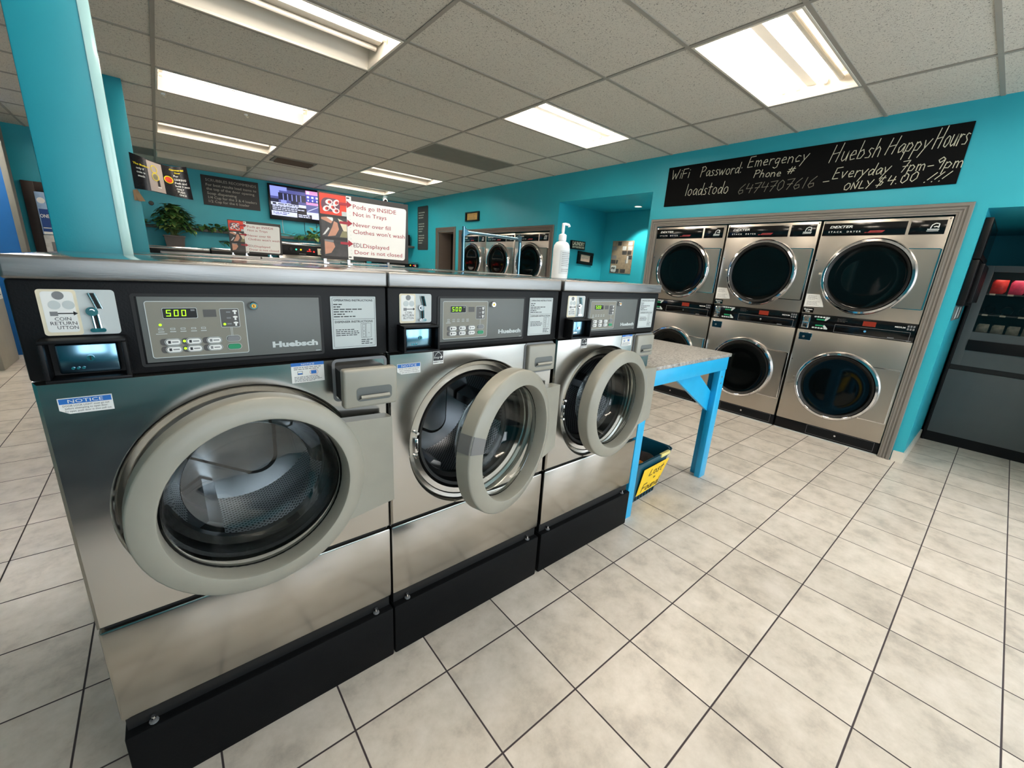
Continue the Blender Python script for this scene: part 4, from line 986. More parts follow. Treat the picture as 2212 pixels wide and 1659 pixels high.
# ------------------------------------------------------------------ single-stroke handwriting
GL = {
'W': [[(0, 1), (.14, 0), (.32, .6), (.46, 0), (.68, 1)]], 'i': [[(.06, .58), (.04, 0)], [(.07, .80), (.08, .86)]], 'F': [[(.04, 0), (.06, .98), (.5, 1)], [(.05, .5), (.4, .53)]],
'P': [[(.02, 0), (.08, 1)], [(.0, .92), (.3, 1), (.46, .82), (.36, .58), (.06, .48)]], 'a': [[(.38, .48), (.22, .56), (.04, .34), (.1, .04), (.26, .1), (.38, .48), (.38, .08), (.44, 0)]],
's': [[(.32, .50), (.16, .56), (.08, .42), (.27, .22), (.22, .04), (0, .05)]], 'w': [[(0, .56), (.12, 0), (.26, .46), (.38, 0), (.56, .56)]], 'o': [[(.2, .55), (.05, .38), (.07, .08), (.24, 0), (.38, .22), (.34, .48), (.2, .55)]],
'r': [[(.03, .56), (.03, 0)], [(.03, .34), (.16, .54), (.32, .5)]], 'd': [[(.34, .44), (.2, .54), (.03, .32), (.1, .03), (.26, .08), (.36, .4)], [(.42, 1), (.36, .06), (.42, 0)]], 'l': [[(.08, 1), (.03, 0)]],
't': [[(.18, .95), (.13, .05), (.24, 0)], [(0, .6), (.34, .64)]], 'u': [[(.03, .56), (.03, .12), (.14, 0), (.3, .12), (.35, .56), (.36, 0)]], 'E': [[(.48, 1), (.08, .96), (.02, 0), (.42, .02)], [(.05, .5), (.36, .54)]],
'm': [[(.02, .56), (.02, 0)], [(.02, .40), (.14, .56), (.22, .42), (.22, 0)], [(.22, .42), (.36, .56), (.44, .42), (.46, 0)]], 'e': [[(.04, .27), (.34, .33), (.28, .53), (.14, .54), (.03, .28), (.12, .03), (.36, .07)]],
'g': [[(.35, .50), (.15, .53), (.04, .3), (.12, .08), (.32, .2), (.36, .5), (.30, -.26), (.14, -.36), (0, -.25)]], 'n': [[(.02, .56), (.02, 0)], [(.02, .38), (.2, .56), (.32, .42), (.34, 0)]], 'c': [[(.35, .48), (.18, .56), (.03, .3), (.1, .03), (.33, .07)]],
'y': [[(.02, .56), (.15, .1)], [(.40, .60), (.15, .08), (-.04, -.42)]], 'h': [[(.08, 1), (.02, 0)], [(.03, .35), (.2, .56), (.32, .42), (.33, 0)]], '#': [[(.16, 0), (.3, 1)], [(.36, 0), (.5, 1)], [(.05, .34), (.56, .38)], [(.10, .66), (.60, .70)]],
'6': [[(.36, 1), (.12, .62), (.03, .25), (.15, 0), (.35, .14), (.30, .42), (.06, .34)]], '4': [[(.10, 1), (.03, .46), (.44, .5)], [(.38, .85), (.30, 0)]], '7': [[(.02, .94), (.44, 1), (.16, 0)], [(.1, .5), (.4, .53)]],
'0': [[(.22, 1), (.05, .7), (.06, .2), (.2, 0), (.38, .3), (.36, .8), (.22, 1)]], '1': [[(.16, 1), (.08, 0)]], '9': [[(.40, .82), (.24, 1), (.04, .78), (.16, .54), (.40, .80), (.30, 0)]], 'H': [[(.10, 1), (0, 0)], [(.56, 1.06), (.44, 0)], [(.04, .48), (.52, .55)]],
'b': [[(.07, 1), (.02, .02), (.24, .02), (.36, .26), (.24, .5), (.05, .4)]], 'p': [[(.05, .56), (-.02, -.42)], [(.04, .44), (.2, .56), (.36, .36), (.25, .05), (.03, .08)]], 'v': [[(0, .56), (.14, 0), (.34, .58)]],
'O': [[(.25, .8), (.04, .5), (.1, .06), (.32, 0), (.5, .36), (.42, .72), (.25, .8)]], 'N': [[(.02, 0), (.06, .8), (.36, .04), (.46, .84)]], 'L': [[(.08, .9), (.02, .04), (.40, .06)]], 'Y': [[(.02, .84), (.22, .46)], [(.50, .9), (.12, -.06)]],
'$': [[(.42, .82), (.16, .86), (.10, .58), (.36, .36), (.28, .08), (0, .12)], [(.34, 1.05), (.10, -.12)]], '.': [[(.04, .0), (.06, .04)]], ':': [[(.05, .06), (.07, .12)], [(.07, .46), (.09, .52)]], '-': [[(.04, .3), (.36, .34)]],
'!': [[(.34, 1), (.10, .26)], [(.02, 0), (.04, .05)]], '+': [[(.02, .30), (.34, .34)], [(.20, .52), (.14, .08)]], ' ': []}
ADV = {'W': .82, 'i': .18, 'F': .6, 'P': .56, 'l': .2, 'r': .38, 't': .40, 'm': .60, 'w': .66, '1': .30, 'H': .72, '.': .22, ':': .26, '!': .42, ' ': .34, 's': .42, '$': .58, '#': .72, 'O': .62, 'N': .62, 'E': .60}
def handwrite(b, s, x, z, h, width, y, m, slope=0.0, lean=0.10, r=0.0026, jit=0.02, seed=1):
    rnd = random.Random(seed); adv = [ADV.get(ch, .50) for ch in s]; tot = sum(adv[:-1])+0.42; sx = width/tot; p = 0.0
    for ch, a in zip(s, adv):
        dy = rnd.uniform(-1, 1)*jit*h
        for st in GL[ch]:
            pts = [(x+(p+u+v*lean)*sx, y, z+v*h+dy+slope*(p+u)*sx) for u, v in st]
            # ribbon of constant width lying on the surface
            for (ax, _, az), (bx, _, bz) in zip(pts, pts[1:]):
                dx, dz = bx-ax, bz-az; L = math.hypot(dx, dz) or 1e-6; nx, nz = -dz/L*r, dx/L*r; ex, ez = dx/L*r*0.6, dz/L*r*0.6
                b.poly([(ax-ex+nx, y, az-ez+nz), (ax-ex-nx, y, az-ez-nz), (bx+ex-nx, y, bz+ez-nz), (bx+ex+nx, y, bz+ez+nz)], m)
        p += a
b = MB(); y = -0.1165; yb = y-0.012
q = MB(); q.poly([(-0.115, -0.1225, 0.045), (0.135, -0.1235, 0.050), (0.175, -0.163, 0.250), (-0.135, -0.163, 0.250)], 'paper_yellow')
qq = q.build('lost_and_found_note', t); qq['label'] = 'yellow handwritten lost and found note'
n = MB(); handwrite(n, 'Lost', -0.045, 0.178, 0.055, 0.17, 0, 'print_black', r=0.0026); handwrite(n, '+', 0.03, 0.135, 0.03, 0.03, 0, 'print_black', r=0.0024); handwrite(n, 'Found', -0.075, 0.064, 0.058, 0.20, 0, 'print_black', r=0.0026)
n.v = [(x, -0.1225-(z-0.045)*0.198-0.0025, z) for x, y_, z in n.v]; n.build('handwriting', qq)
n = MB(); n.box(0.05, 0.16, -0.1685, -0.150, 0.282, 0.3045, 'tape_yellow', 0.002); n.build('tape', qq)

t = thing('chalkboard', 'long black chalkboard with handwritten notes above the near dryers', 'chalkboard', (WX, 2.83, 0), RW)
MB().box(0, 2.349, -0.010, -0.0005, 2.152, 2.557, 'chalkboard', 0.002).build('board', t)
y = -0.0108
for grp in ([('WiFi', 0.045, 2.432, 0.092, 0.245, 0, 0.10, 2), ('Password:', 0.380, 2.422, 0.098, 0.448, -0.03, 0.10, 3), ('loadstodo', 0.242, 2.251, 0.115, 0.46, -0.04, 0.10, 4)],
            [('Emergency', 0.848, 2.452, 0.092, 0.51, -0.02, 0.10, 5), ('Phone', 0.925, 2.352, 0.066, 0.24, -0.05, 0.10, 6), ('#', 1.205, 2.352, 0.055, 0.045, 0, 0.10, 7)],
            [('-', 1.505, 2.235, 0.06, 0.055, 0, 0.1, 8)],
            [('6474707616', 0.800, 2.216, 0.088, 0.655, 0, 0.10, 8)],
            [('Huebsh', 1.522, 2.402, 0.132, 0.335, 0, 0.18, 9), ('Happy', 1.890, 2.408, 0.115, 0.25, 0, 0.2, 10), ('Hours', 2.160, 2.408, 0.135, 0.182, 0, 0.22, 11)],
            [('Everyday', 1.575, 2.268, 0.086, 0.372, 0, 0.15, 12), ('7pm-9pm', 2.008, 2.268, 0.080, 0.335, -0.02, 0.10, 13), ('ONLY', 1.672, 2.172, 0.066, 0.18, 0, 0.1, 14), ('$4.00', 1.885, 2.178, 0.068, 0.24, 0.06, 0.1, 15), ('!!!', 2.170, 2.178, 0.062, 0.12, 0, 0.3, 16)]):
    b = MB()
    for s_, x_, z_, h_, w_, sl_, ln_, sd_ in grp: handwrite(b, s_, x_, z_, h_, w_, y, 'chalk_faint' if s_[0] == '6' else 'chalk', slope=sl_, lean=ln_, seed=sd_)
    b.build('chalk_writing', t)

# ------------------------------------------------------------------ alcove
b = MB(); b.lathe([(0.045, -0.004), (0.058, -0.006), (0.060, 0.0)], (5.36, 3.745, 2.33), 'z', 'pump_white', 28); b.lathe([(0.0, -0.0025), (0.045, -0.003)], (5.36, 3.745, 2.33), 'z', 'downlight_lit', 28)
tag(b.build('recessed_spotlight'), 'small lit round spotlight in the alcove ceiling', 'spotlight')
sl = bpy.data.lights.new('alcove_spot', 'SPOT'); sl.energy = 70; sl.spot_size = math.radians(100); sl.spot_blend = 0.35; sl.color = (1.0, 0.93, 0.80); sl.shadow_soft_size = 0.04
so = bpy.data.objects.new('alcove_spot', sl); COL.objects.link(so); so.location = (5.36, 3.745, 2.318)
t = thing('wall_sign', 'small black laundry sign with cream lettering in the alcove, upper one of two', 'sign', (4.845, 4.52, 1.715))
MB().box(0, 0.305, -0.045, -0.001, 0, 0.125, 'frame_black', 0.002).build('block', t)
q = MB(); q.text('LAUNDRY', 0.014, 0.058, 0.075, -0.0456, 'print_cream', width=0.275, bold=0.03); q.text('DROP YOUR PANTS HERE', 0.014, 0.018, 0.040, -0.0456, 'print_cream', width=0.27, bold=0.03); q.build('lettering', t)
t = thing('picture_frame', 'black framed pinkish card hung slightly crooked below the laundry sign', 'picture', (5.03, 4.52, 1.51))
q = MB(); W_, H_ = 0.36, 0.19
for bx in ((0, W_, 0, 0.045), (0, W_, H_-0.045, H_), (0, 0.06, 0.045, H_-0.045), (W_-0.06, W_, 0.045, H_-0.045)): q.box(bx[0], bx[1], -0.03, -0.001, bx[2], bx[3], 'frame_black', 0.002)
q.build('frame', t); q = MB(); q.rect(0.058, W_-0.058, 0.043, H_-0.043, -0.008, 'paper_pink'); q.text('DROP BOX', 0.18, 0.085, 0.034, -0.0086, 'print_grey', width=0.17, align='C'); q.build('card', t); t.rotation_euler = (0, math.radians(2.5), 0)
t = thing('poster', 'black and white photo collage poster in the alcove under the spotlight', 'poster', (5.65, 4.33, 1.40), RW)
MB().box(0, 0.40, -0.006, -0.001, 0, 0.495, 'photo_tan', 0.001).build('print', t)
q = MB(); rnd = random.Random(4); yy = -0.0066
for k in range(7):
    for i in range(4):
        q.rect(0.01+0.097*i+rnd.uniform(-.004, .004), 0.095+0.097*i+rnd.uniform(-.02, .01), 0.01+0.069*k, 0.068+0.069*k, yy, rnd.choice(['photo_dark', 'photo_light', 'photo_tan', 'photo_dark', 'print_grey']))
q.poly([(0.13, yy-0.0004, 0.13), (0.29, yy-0.0004, 0.13), (0.25, yy-0.0004, 0.28), (0.16, yy-0.0004, 0.28)], 'photo_tan'); q.rrect(0.30, 0.33, 0.16, 0.27, 0.01, yy-0.0005, yy, 'photo_light'); q.rrect(0.02, 0.12, 0.02, 0.12, 0.02, yy-0.0005, yy, 'photo_light')
for x in (0.035, 0.07): q.rrect(x, x+0.018, 0.06, 0.095, 0.004, yy-0.0008, yy, 'gloss_black')
q.build('photos', t)

# ------------------------------------------------------------------ right wall, further along
t = thing('wall_plaque', 'small black framed gold plaque above the far dryers', 'plaque', (WX, 6.935, 2.168), RW)
q = MB(); W_, H_ = 0.43, 0.162
for bx in ((0, W_, 0, 0.02), (0, W_, H_-0.02, H_), (0, 0.035, 0.02, H_-0.02), (W_-0.035, W_, 0.02, H_-0.02)): q.box(bx[0], bx[1], -0.035, -0.001, bx[2], bx[3], 'frame_black', 0.002)
q.build('frame', t); q = MB(); q.rect(0.033, W_-0.033, 0.018, H_-0.018, -0.012, 'plaque_gold'); q.lines(0.09, 0.33, 0.03, 0.13, 4, -0.0125, 'photo_tan', 0.3, seed=3); q.build('plate', t)
t = thing('wall_poster', 'tall narrow black notice with pale print beside the dark doorway', 'sign', (WX, 8.89, 1.655), RW)
MB().rrect(0, 0.47, 0, 0.905, 0.03, -0.008, -0.001, 'sign_charcoal').build('board', t)
q = MB(); yy = -0.0086
for zt, nl in ((0.78, 3), (0.55, 4), (0.31, 4)):
    for k in range(nl): q.lines(0.05, 0.05+(0.36, 0.30, 0.24, 0.20)[k], zt-0.052*k-0.022, zt-0.052*k+0.012, 1, yy, 'sign_text', 0.62, seed=k+nl)
q.build('lettering', t)
b = MB(); b.box(4.26, 4.549, 9.06, 9.59, 1.690, 1.735, 'shelf_grey', 0.004); tag(b.build('wall_shelf'), 'short grey corner shelf at the far right, just past the pods sign', 'shelf')
b = MB(); b.box(-0.09, 0.09, -0.14, 0.14, 0, 0.24, 'machine_black', 0.01); o = b.build('speaker_box', None, (4.40, 9.30, 1.736)); tag(o, 'black box standing on the short corner shelf', 'box')
b = MB(); b.box(-0.10, 0.10, -0.12, 0.12, 0, 0.085, 'machine_black', 0.01); o = b.build('speaker_box', None, (4.14, 9.10, 1.3855)); tag(o, 'small black box on the corner washer lid', 'box')

# ------------------------------------------------------------------ signs on the island washers
def pods_sign(label, loc):
    t = thing('instruction_sign', label, 'sign', loc, 0, None)
    W_, H_ = 0.455, 0.305
    MB().box(0, W_, 0, 0.006, 0, H_, 'sign_charcoal', 0.001).build('backboard', t)
    for x in (0.018, 0.132, 0.342):
        q = MB(); q.box(x-0.012, x+0.012, -0.012, 0.10, -0.022, -0.017, 'chrome'); q.box(x-0.006, x+0.006, 0.0065, 0.012, -0.022, 0.05, 'chrome'); q.build('stand_foot', t)
    q = MB(); y = -0.001
    q.prism([(0.150, 0.020)]+[(0.434-0.012+0.012*math.cos(a), 0.032-0.012+0.012*math.sin(a)+0.008) for a in (-PI/2, -PI/4, 0)]+[(0.444-0.012+0.012*math.cos(a), 0.268+0.012*math.sin(a)) for a in (0, PI/4, PI/2)]+[(0.150, 0.281)], y, 0.0, 'print_white')
    q.rect(0.128, 0.153, 0.004, 0.300, y-0.0004, 'print_white')
    for z in (0.012, 0.288): q.rect(0.130, 0.144, z, z+0.006, y-0.0008, 'sign_charcoal')
    for z in [0.03+0.018*k for k in range(14)]: q.rect(0.142, 0.147, z, z+0.0025, y-0.0008, 'print_pale')
    y = -0.0018
    for s, x, z, wd, h in (('Pods go INSIDE', 0.160, 0.247, 0.226, 0.028), ('Not in Trays', 0.160, 0.213, 0.172, 0.028), ('Never over fill', 0.158, 0.164, 0.196, 0.028), ("Clothes won't wash", 0.157, 0.130, 0.277, 0.028), ('Displayed', 0.205, 0.065, 0.138, 0.028), ('Door is not closed', 0.160, 0.032, 0.258, 0.028)):
        q.text(s, x, z, h, y, 'print_red', width=wd)
    q.text('EDL', 0.156, 0.065, 0.030, y, 'print_purple', width=0.046)
    q.build('message_panel', t)
    # photograph strips, each its own part
    y = -0.0008
    q = MB(); q.rrect(0.005, 0.128, 0.206, 0.298, 0.004, y, 0, 'pod_red'); q.rrect(0.012, 0.098, 0.220, 0.280, 0.026, y-0.0004, y, 'print_purple')
    for cx_, cz_, tl in ((0.034, 0.232, 0.5), (0.062, 0.240, -0.4), (0.048, 0.262, 0.2), (0.080, 0.262, 0.8), (0.078, 0.226, 0.1)):   # soap pods in a tub
        for k_, (rx, rz, mm) in enumerate(((0.017, 0.012, 'print_white'), (0.009, 0.007, 'pod_red'), (0.0035, 0.006, 'print_purple'))):
            q.poly([(cx_+0.003*k_+rx*math.cos(a)*math.cos(tl)-rz*math.sin(a)*math.sin(tl), y-0.0008-0.0002*k_, cz_+rx*math.cos(a)*math.sin(tl)+rz*math.sin(a)*math.cos(tl)) for a in [2*PI*i/16 for i in range(16)]], mm)
    q.rect(0.105, 0.128, 0.206, 0.226, y-0.0004, 'print_pale')
    q.build('pods_photo', t)
    q = MB(); q.rrect(0.008, 0.130, 0.104, 0.194, 0.004, y, 0, 'photo_dark'); q.poly([(0.008, y-0.0004, 0.190), (0.030, y-0.0004, 0.194), (0.060, y-0.0004, 0.176), (0.052, y-0.0004, 0.166), (0.008, y-0.0004, 0.182)], 'skin_print')
    q.rrect(0.032, 0.062, 0.178, 0.194, 0.004, y-0.0003, y, 'print_white'); q.poly([(0.034, y-0.0006, 0.106), (0.070, y-0.0006, 0.112), (0.088, y-0.0006, 0.142), (0.082, y-0.0006, 0.172), (0.066, y-0.0006, 0.178), (0.056, y-0.0006, 0.150)], 'skin_print'); q.poly([(0.085, y-0.0005, 0.192), (0.126, y-0.0005, 0.176), (0.126, y-0.0005, 0.110), (0.108, y-0.0005, 0.140)], 'print_cream'); q.poly([(0.090, y-0.0006, 0.106), (0.126, y-0.0006, 0.106), (0.126, y-0.0006, 0.136), (0.104, y-0.0006, 0.136)], 'khaki_print'); q.poly([(0.010, y-0.0006, 0.110), (0.022, y-0.0006, 0.114), (0.044, y-0.0006, 0.142), (0.038, y-0.0006, 0.148)], 'photo_light')
    q.build('overfill_photo', t)
    q = MB(); q.rrect(0.014, 0.128, 0.014, 0.092, 0.003, y, 0, 'photo_dark'); q.poly([(0.018, y-0.0004, 0.022), (0.046, y-0.0004, 0.030), (0.066, y-0.0004, 0.060), (0.060, y-0.0004, 0.078), (0.018, y-0.0004, 0.084)], 'skin_print'); q.rect(0.018, 0.060, 0.080, 0.090, y-0.0004, 'print_grey'); q.build('door_photo', t)
    for z in (0.262, 0.176, 0.080):
        q = MB(); q.poly([(0.092, y-0.002, z-0.006), (0.130, y-0.002, z-0.007), (0.130, y-0.002, z-0.017), (0.155, y-0.002, z), (0.130, y-0.002, z+0.017), (0.130, y-0.002, z+0.006), (0.092, y-0.002, z+0.005)], 'print_red'); q.build('arrow', t)
    return t
s1 = pods_sign('large white pods instruction sign on the near washers, beside the television', (0.612, 2.2, 1.349))
copy_tree(s1, (0.552, 5.0, 1.349), 'smaller-looking far copy of the pods sign, under the dark soap sign')

# hand sanitiser bottle
t = thing('sanitizer_bottle', 'tall white pump bottle standing on the front washer lids', 'bottle', (1.345, 1.30, ZT))
q = MB(); q.lathe([(0.0, 0.0), (0.030, 0.0), (0.035, 0.004), (0.0355, 0.02), (0.0355, 0.125), (0.033, 0.140), (0.026, 0.151), (0.015, 0.157), (0.014, 0.165)], (0, 0, 0), 'z', 'bottle_white', 40); q.build('bottle', t)
q = MB(); vs = []; n = 14
for i in range(n+1):
    a = -PI*0.80+PI*0.62*i/n
    vs += [(0.0359*math.cos(a), 0.0359*math.sin(a), 0.022), (0.0359*math.cos(a), 0.0359*math.sin(a), 0.118)]
q.add(vs, [(2*i, 2*i+2, 2*i+3, 2*i+1) for i in range(n)], 'bottle_label'); lb = q.build('label', t); lb['label'] = 'pale grey printed label'
q = MB()
for k in range(11):
    if k == 8: continue
    z = 0.108-0.0075*k
    for i in range(2, 9 if k % 3 else 11):
        a, c_ = -PI*0.80+PI*0.62*i/n, -PI*0.80+PI*0.62*(i+0.8)/n; r = 0.0362
        q.add([(r*math.cos(a), r*math.sin(a), z), (r*math.cos(c_), r*math.sin(c_), z), (r*math.cos(c_), r*math.sin(c_), z+0.0022), (r*math.cos(a), r*math.sin(a), z+0.0022)], [(0, 1, 2, 3)], 'print_grey', False)
q.build('label_print', lb)
q = MB(); q.lathe([(0.016, 0.160), (0.0165, 0.162), (0.0165, 0.182), (0.012, 0.186), (0.006, 0.188), (0.006, 0.200)], (0, 0, 0), 'z', 'pump_white', 24); q.cyl((0, 0, 0.198), (0, 0, 0.222), 0.0065, 'pump_white', n=14)
q.tube([(-0.006, 0, 0.224), (0.006, -0.004, 0.227), (0.020, -0.010, 0.225), (0.024, -0.012, 0.217)], 0.0055, 'pump_white', n=10); q.build('pump', t)

# hanging rail of a laundry cart
t = thing('laundry_cart', 'chrome laundry cart with a tall hanging rail behind the washers', 'cart', (2.40, 3.2, 0))
xa, xb = -0.325, 0.325
for x, zt in ((xa, 1.69), (xb, 1.665)):
    MB().tube([(x, 0, 0.12), (x, 0, zt)], 0.014, 'chrome_blue', n=12).build('upright', t)
q = MB(); q.tube([(xa, 0, 1.645), (xb, 0, 1.640)], 0.014, 'chrome_blue', n=12); q.build('hanging_rail', t)
for s, x in ((1, xa), (-1, xb)):
    q = MB(); q.poly([(x, -0.016, 1.675), (x+s*0.055, -0.016, 1.640), (x, -0.016, 1.605)], 'chrome_blue'); q.tube([(x, 0, 1.685), (x+s*0.06, 0, 1.643)], 0.006, 'chrome_blue', n=6); q.build('corner_gusset', t)
q = MB()
for z in (0.30, 0.80):
    q.tube([(xa, -0.26, z), (xb, -0.26, z), (xb, 0.26, z), (xa, 0.26, z), (xa, -0.26, z)], 0.008, 'chrome', n=8)
for k in range(11):
    x = xa+(xb-xa)*k/10
    for y in (-0.26, 0.26): q.tube([(x, y, 0.30), (x, y, 0.80)], 0.003, 'chrome', n=5)
    q.tube([(x, -0.26, 0.30), (x, 0.26, 0.30)], 0.003, 'chrome', n=5)
q.tube([(xa, -0.26, 0.12), (xa, 0.26, 0.12), (xb, 0.26, 0.12), (xb, -0.26, 0.12), (xa, -0.26, 0.12)], 0.01, 'chrome', n=8)
for x in (xa, xb):
    for y in (-0.26, 0.26): q.tube([(x, y, 0.12), (x, y, 0.30)], 0.008, 'chrome', n=8)
q.build('basket', t)
for x in (xa, xb):
    for y in (-0.26, 0.26): MB().cyl((x-0.015, y, 0.05), (x+0.015, y, 0.05), 0.05, 'rubber_black', n=20).cyl((x, y, 0.095), (x, y, 0.125), 0.012, 'chrome', n=10).build('caster', t)

# ------------------------------------------------------------------ banner by the far post
t = thing('banner', 'curling black plastic banner with a red button picture, fixed to the further post', 'banner', (0, 5.315, 0))
def ban(u, v):        # u along 0..1, v 0..1 upward; sagging, curled sheet
    x = -0.085+0.395*u+0.02*(1-v)*(u); y = -0.05-0.05*math.sin(u*PI*1.6+0.4)-0.03*(1-u)
    z = 1.845-0.030*u+v*(0.292-0.005*u)-0.035*math.sin(PI*u)*v
    return x, y, z
def strip(b, u0, u1, v0, v1, m, lift, nu=10, nv=4):
    vs = []
    for i in range(nu+1):
        for j in range(nv+1):
            x, y, z = ban(u0+(u1-u0)*i/nu, v0+(v1-v0)*j/nv); vs.append((x, y-lift, z))
    b.add(vs, [(i*(nv+1)+j, (i+1)*(nv+1)+j, (i+1)*(nv+1)+j+1, i*(nv+1)+j+1) for i in range(nu) for j in range(nv)], m)
def warp(src, u0, v0, su, sv, lift):       # bend flat artwork onto the sheet
    src.v = [(lambda p: (p[0], p[1]-lift, p[2]))(ban(u0+x*su, v0+z*sv)) for x, y, z in src.v]; return src
pmat('banner_black', (34, 30, 32), 0.22, var=0.15, scale=8)
pmat('banner_sheen', (176, 164, 158), 0.3, var=0.12, scale=6)  # paler tone for the panel behind the printed picture
q = MB(); strip(q, 0, 1, 0, 1, 'banner_black', 0.0, 24, 8); q.build('sheet', t)
q = MB(); strip(q, 0.27, 0.52, 0.02, 0.97, 'banner_sheen', 0.003, 8, 6); q.build('picture_panel', t)
q = MB(); q.text('Commercial', 0, 0.86, 0.07, 0, 'print_yellow', width=0.27, bold=0.05); q.text('Door', 0.09, 0.77, 0.07, 0, 'print_yellow', width=0.11, bold=0.05); warp(q, 0.655, 0, 1, 1, 0.004)
e = MB()
for k, (s, x, z, wd) in enumerate((('For', 0.06, 0.66, 0.09), ('LEAKING', 0.06, 0.55, 0.22), ('Push and', 0.06, 0.44, 0.22), ('hold 3 secs', 0.06, 0.34, 0.26), ('ONLY', 0.07, 0.24, 0.14), ('PUSH', 0.08, 0.15, 0.13), ('ONCE', 0.10, 0.06, 0.13))): e.text(s, x, z, 0.085, 0, 'print_white', width=wd, bold=0.03)
e2 = MB(); e2.text('only if', -0.58, 0.60, 0.08, 0, 'print_white', width=0.13, bold=0.03); e2.text('coin is', -0.58, 0.49, 0.08, 0, 'print_white', width=0.14, bold=0.03); e2.text('stuck', -0.57, 0.38, 0.08, 0, 'print_white', width=0.12, bold=0.03); e2.text('The Button', -0.62, 0.72, 0.07, 0, 'print_yellow', width=0.26, bold=0.04)
warp(e2, 0.66, 0, 1, 1, 0.004).build('lettering', t); warp(e, 0.66, 0, 1, 1, 0.004); q.add(e.v, [], 'print_white'); o = len(q.v)-len(e.v)
for fc, k in zip(e.f, e.fm): q.f.append(tuple(i+o for i in fc)); q.fm.append(q.mi(e.mats[k])); q.sm.append(False)
def disc(cx, cz, rx, rz, m, r_in=0.0):
    d = MB(); n = 20
    if r_in: d.add([(cx+rx*k*math.cos(2*PI*i/n), 0, cz+rz*k*math.sin(2*PI*i/n)) for k in (1, r_in) for i in range(n)], [(i, (i+1) % n, (i+1) % n+n, i+n) for i in range(n)], m, False)
    else: d.poly([(cx+rx*math.cos(2*PI*i/n), 0, cz+rz*math.sin(2*PI*i/n)) for i in range(n)], m)
    return d
def join(dst, src):
    o = len(dst.v); dst.v += src.v
    for fc, k, s in zip(src.f, src.fm, src.sm): dst.f.append(tuple(i+o for i in fc)); dst.fm.append(dst.mi(src.mats[k])); dst.sm.append(s)
q.build('lettering', t); q = MB()
for a, lift in ((disc(0.615, 0.53, 0.085, 0.125, 'print_yellow'), 0.0045), (disc(0.615, 0.53, 0.066, 0.098, 'pod_red'), 0.0065), (disc(0.38, 0.74, 0.055, 0.125, 'print_yellow', 0.8), 0.006), (disc(0.385, 0.50, 0.06, 0.13, 'print_yellow', 0.8), 0.006), (disc(0.385, 0.50, 0.035, 0.08, 'khaki_print'), 0.006)): join(q, warp(a, 0, 0, 1, 1, lift))
a = MB(); a.rect(0.405, 0.445, 0.20, 0.42, 0, 'print_black'); a.rect(0.40, 0.46, 0.16, 0.20, 0, 'print_white'); join(q, warp(a, 0, 0, 1, 1, 0.006)); q.build('printed_picture', t)
b = MB(); b.poly([(0, 0, 0), (0.03, -0.01, -0.09), (0.075, -0.012, -0.085), (0.03, 0, 0.01)], 'cardboard'); b.box(0, 0.035, -0.004, 0, -0.085, 0, 'cardboard'); tag(b.build('paper_tag', None, (-0.10, 5.214, 1.83)), 'small brown paper tag hanging below the left end of the banner', 'tag')

# ------------------------------------------------------------------ back wall
t = thing('wall_sign', 'dark grey soap-dispensing sign with serif lettering on the back wall', 'sign', (0.742, BY, 2.14))
MB().box(0, 0.87, -0.02, -0.001, 0, 0.49, 'sign_charcoal', 0.003).build('board', t)
q = MB(); yy = -0.0206
for s, x, z, wd, h, bo in (('SCRUBBLES RECOMMENDS', 0.062, 0.395, 0.77, 0.062, 0.0), ('For best results load items to', 0.060, 0.318, 0.77, 0.060, 0.012), ('the top of the door opening.', 0.062, 0.252, 0.74, 0.060, 0.012), ('Soap dispensing', 0.066, 0.180, 0.44, 0.060, 0.012), ('1/4 Cup for the 3 & 4 loaders', 0.074, 0.112, 0.745, 0.060, 0.012), ('1/2 Cup for the 6 loader', 0.076, 0.048, 0.62, 0.060, 0.012)):
    q.text(s, x, z, h, yy, 'sign_text', width=wd, bold=bo)
q.build('lettering', t)
t = thing('television', 'wall-mounted flat television showing a news screen', 'television', (1.755, BY, 2.02))
q = MB(); q.box(0, 1.04, -0.08, -0.03, 0, 0.635, 'bezel_black', 0.008); q.box(0.3, 0.74, -0.03, -0.001, 0.2, 0.45, 'bezel_black'); q.build('case', t)
q = MB(); yy = -0.0806; x0, x1, z0, z1 = 0.035, 1.005, 0.075, 0.600
def R(a, b_, c_, d_, m, l=0): q.rect(x0+(x1-x0)*a, x0+(x1-x0)*b_, z0+(z1-z0)*c_, z0+(z1-z0)*d_, yy-0.0003*l, m)
R(0, 1, 0, 1, 'tv_navy'); R(0, 0.64, 0.47, 1, 'tv_mid', 1); R(0, 0.30, 0.66, 1, 'tv_sky', 2); R(0.30, 0.64, 0.92, 1, 'tv_dark', 2); R(0.14, 0.64, 0.56, 0.80, 'tv_dark', 3); R(0.16, 0.64, 0.80, 0.87, 'tv_mid', 3)
for k in range(5): R(0.22+0.08*k, 0.235+0.08*k, 0.56, 0.78, 'tv_sky', 4)
R(0.0, 0.14, 0.47, 0.58, 'tv_dark', 2); R(0.18, 0.28, 0.44, 0.56, 'tv_sky', 5); R(0.36, 0.50, 0.44, 0.56, 'tv_dark', 5)
R(0, 0.64, 0.36, 0.46, 'tv_white', 4); R(0.03, 0.09, 0.38, 0.44, 'tv_navy', 5); R(0, 0.64, 0.17, 0.36, 'tv_navy', 3); R(0, 0.46, 0, 0.16, 'tv_white', 4); R(0.46, 0.74, 0, 0.14, 'tv_navy', 4); R(0.74, 1, 0, 0.14, 'tv_white', 4)
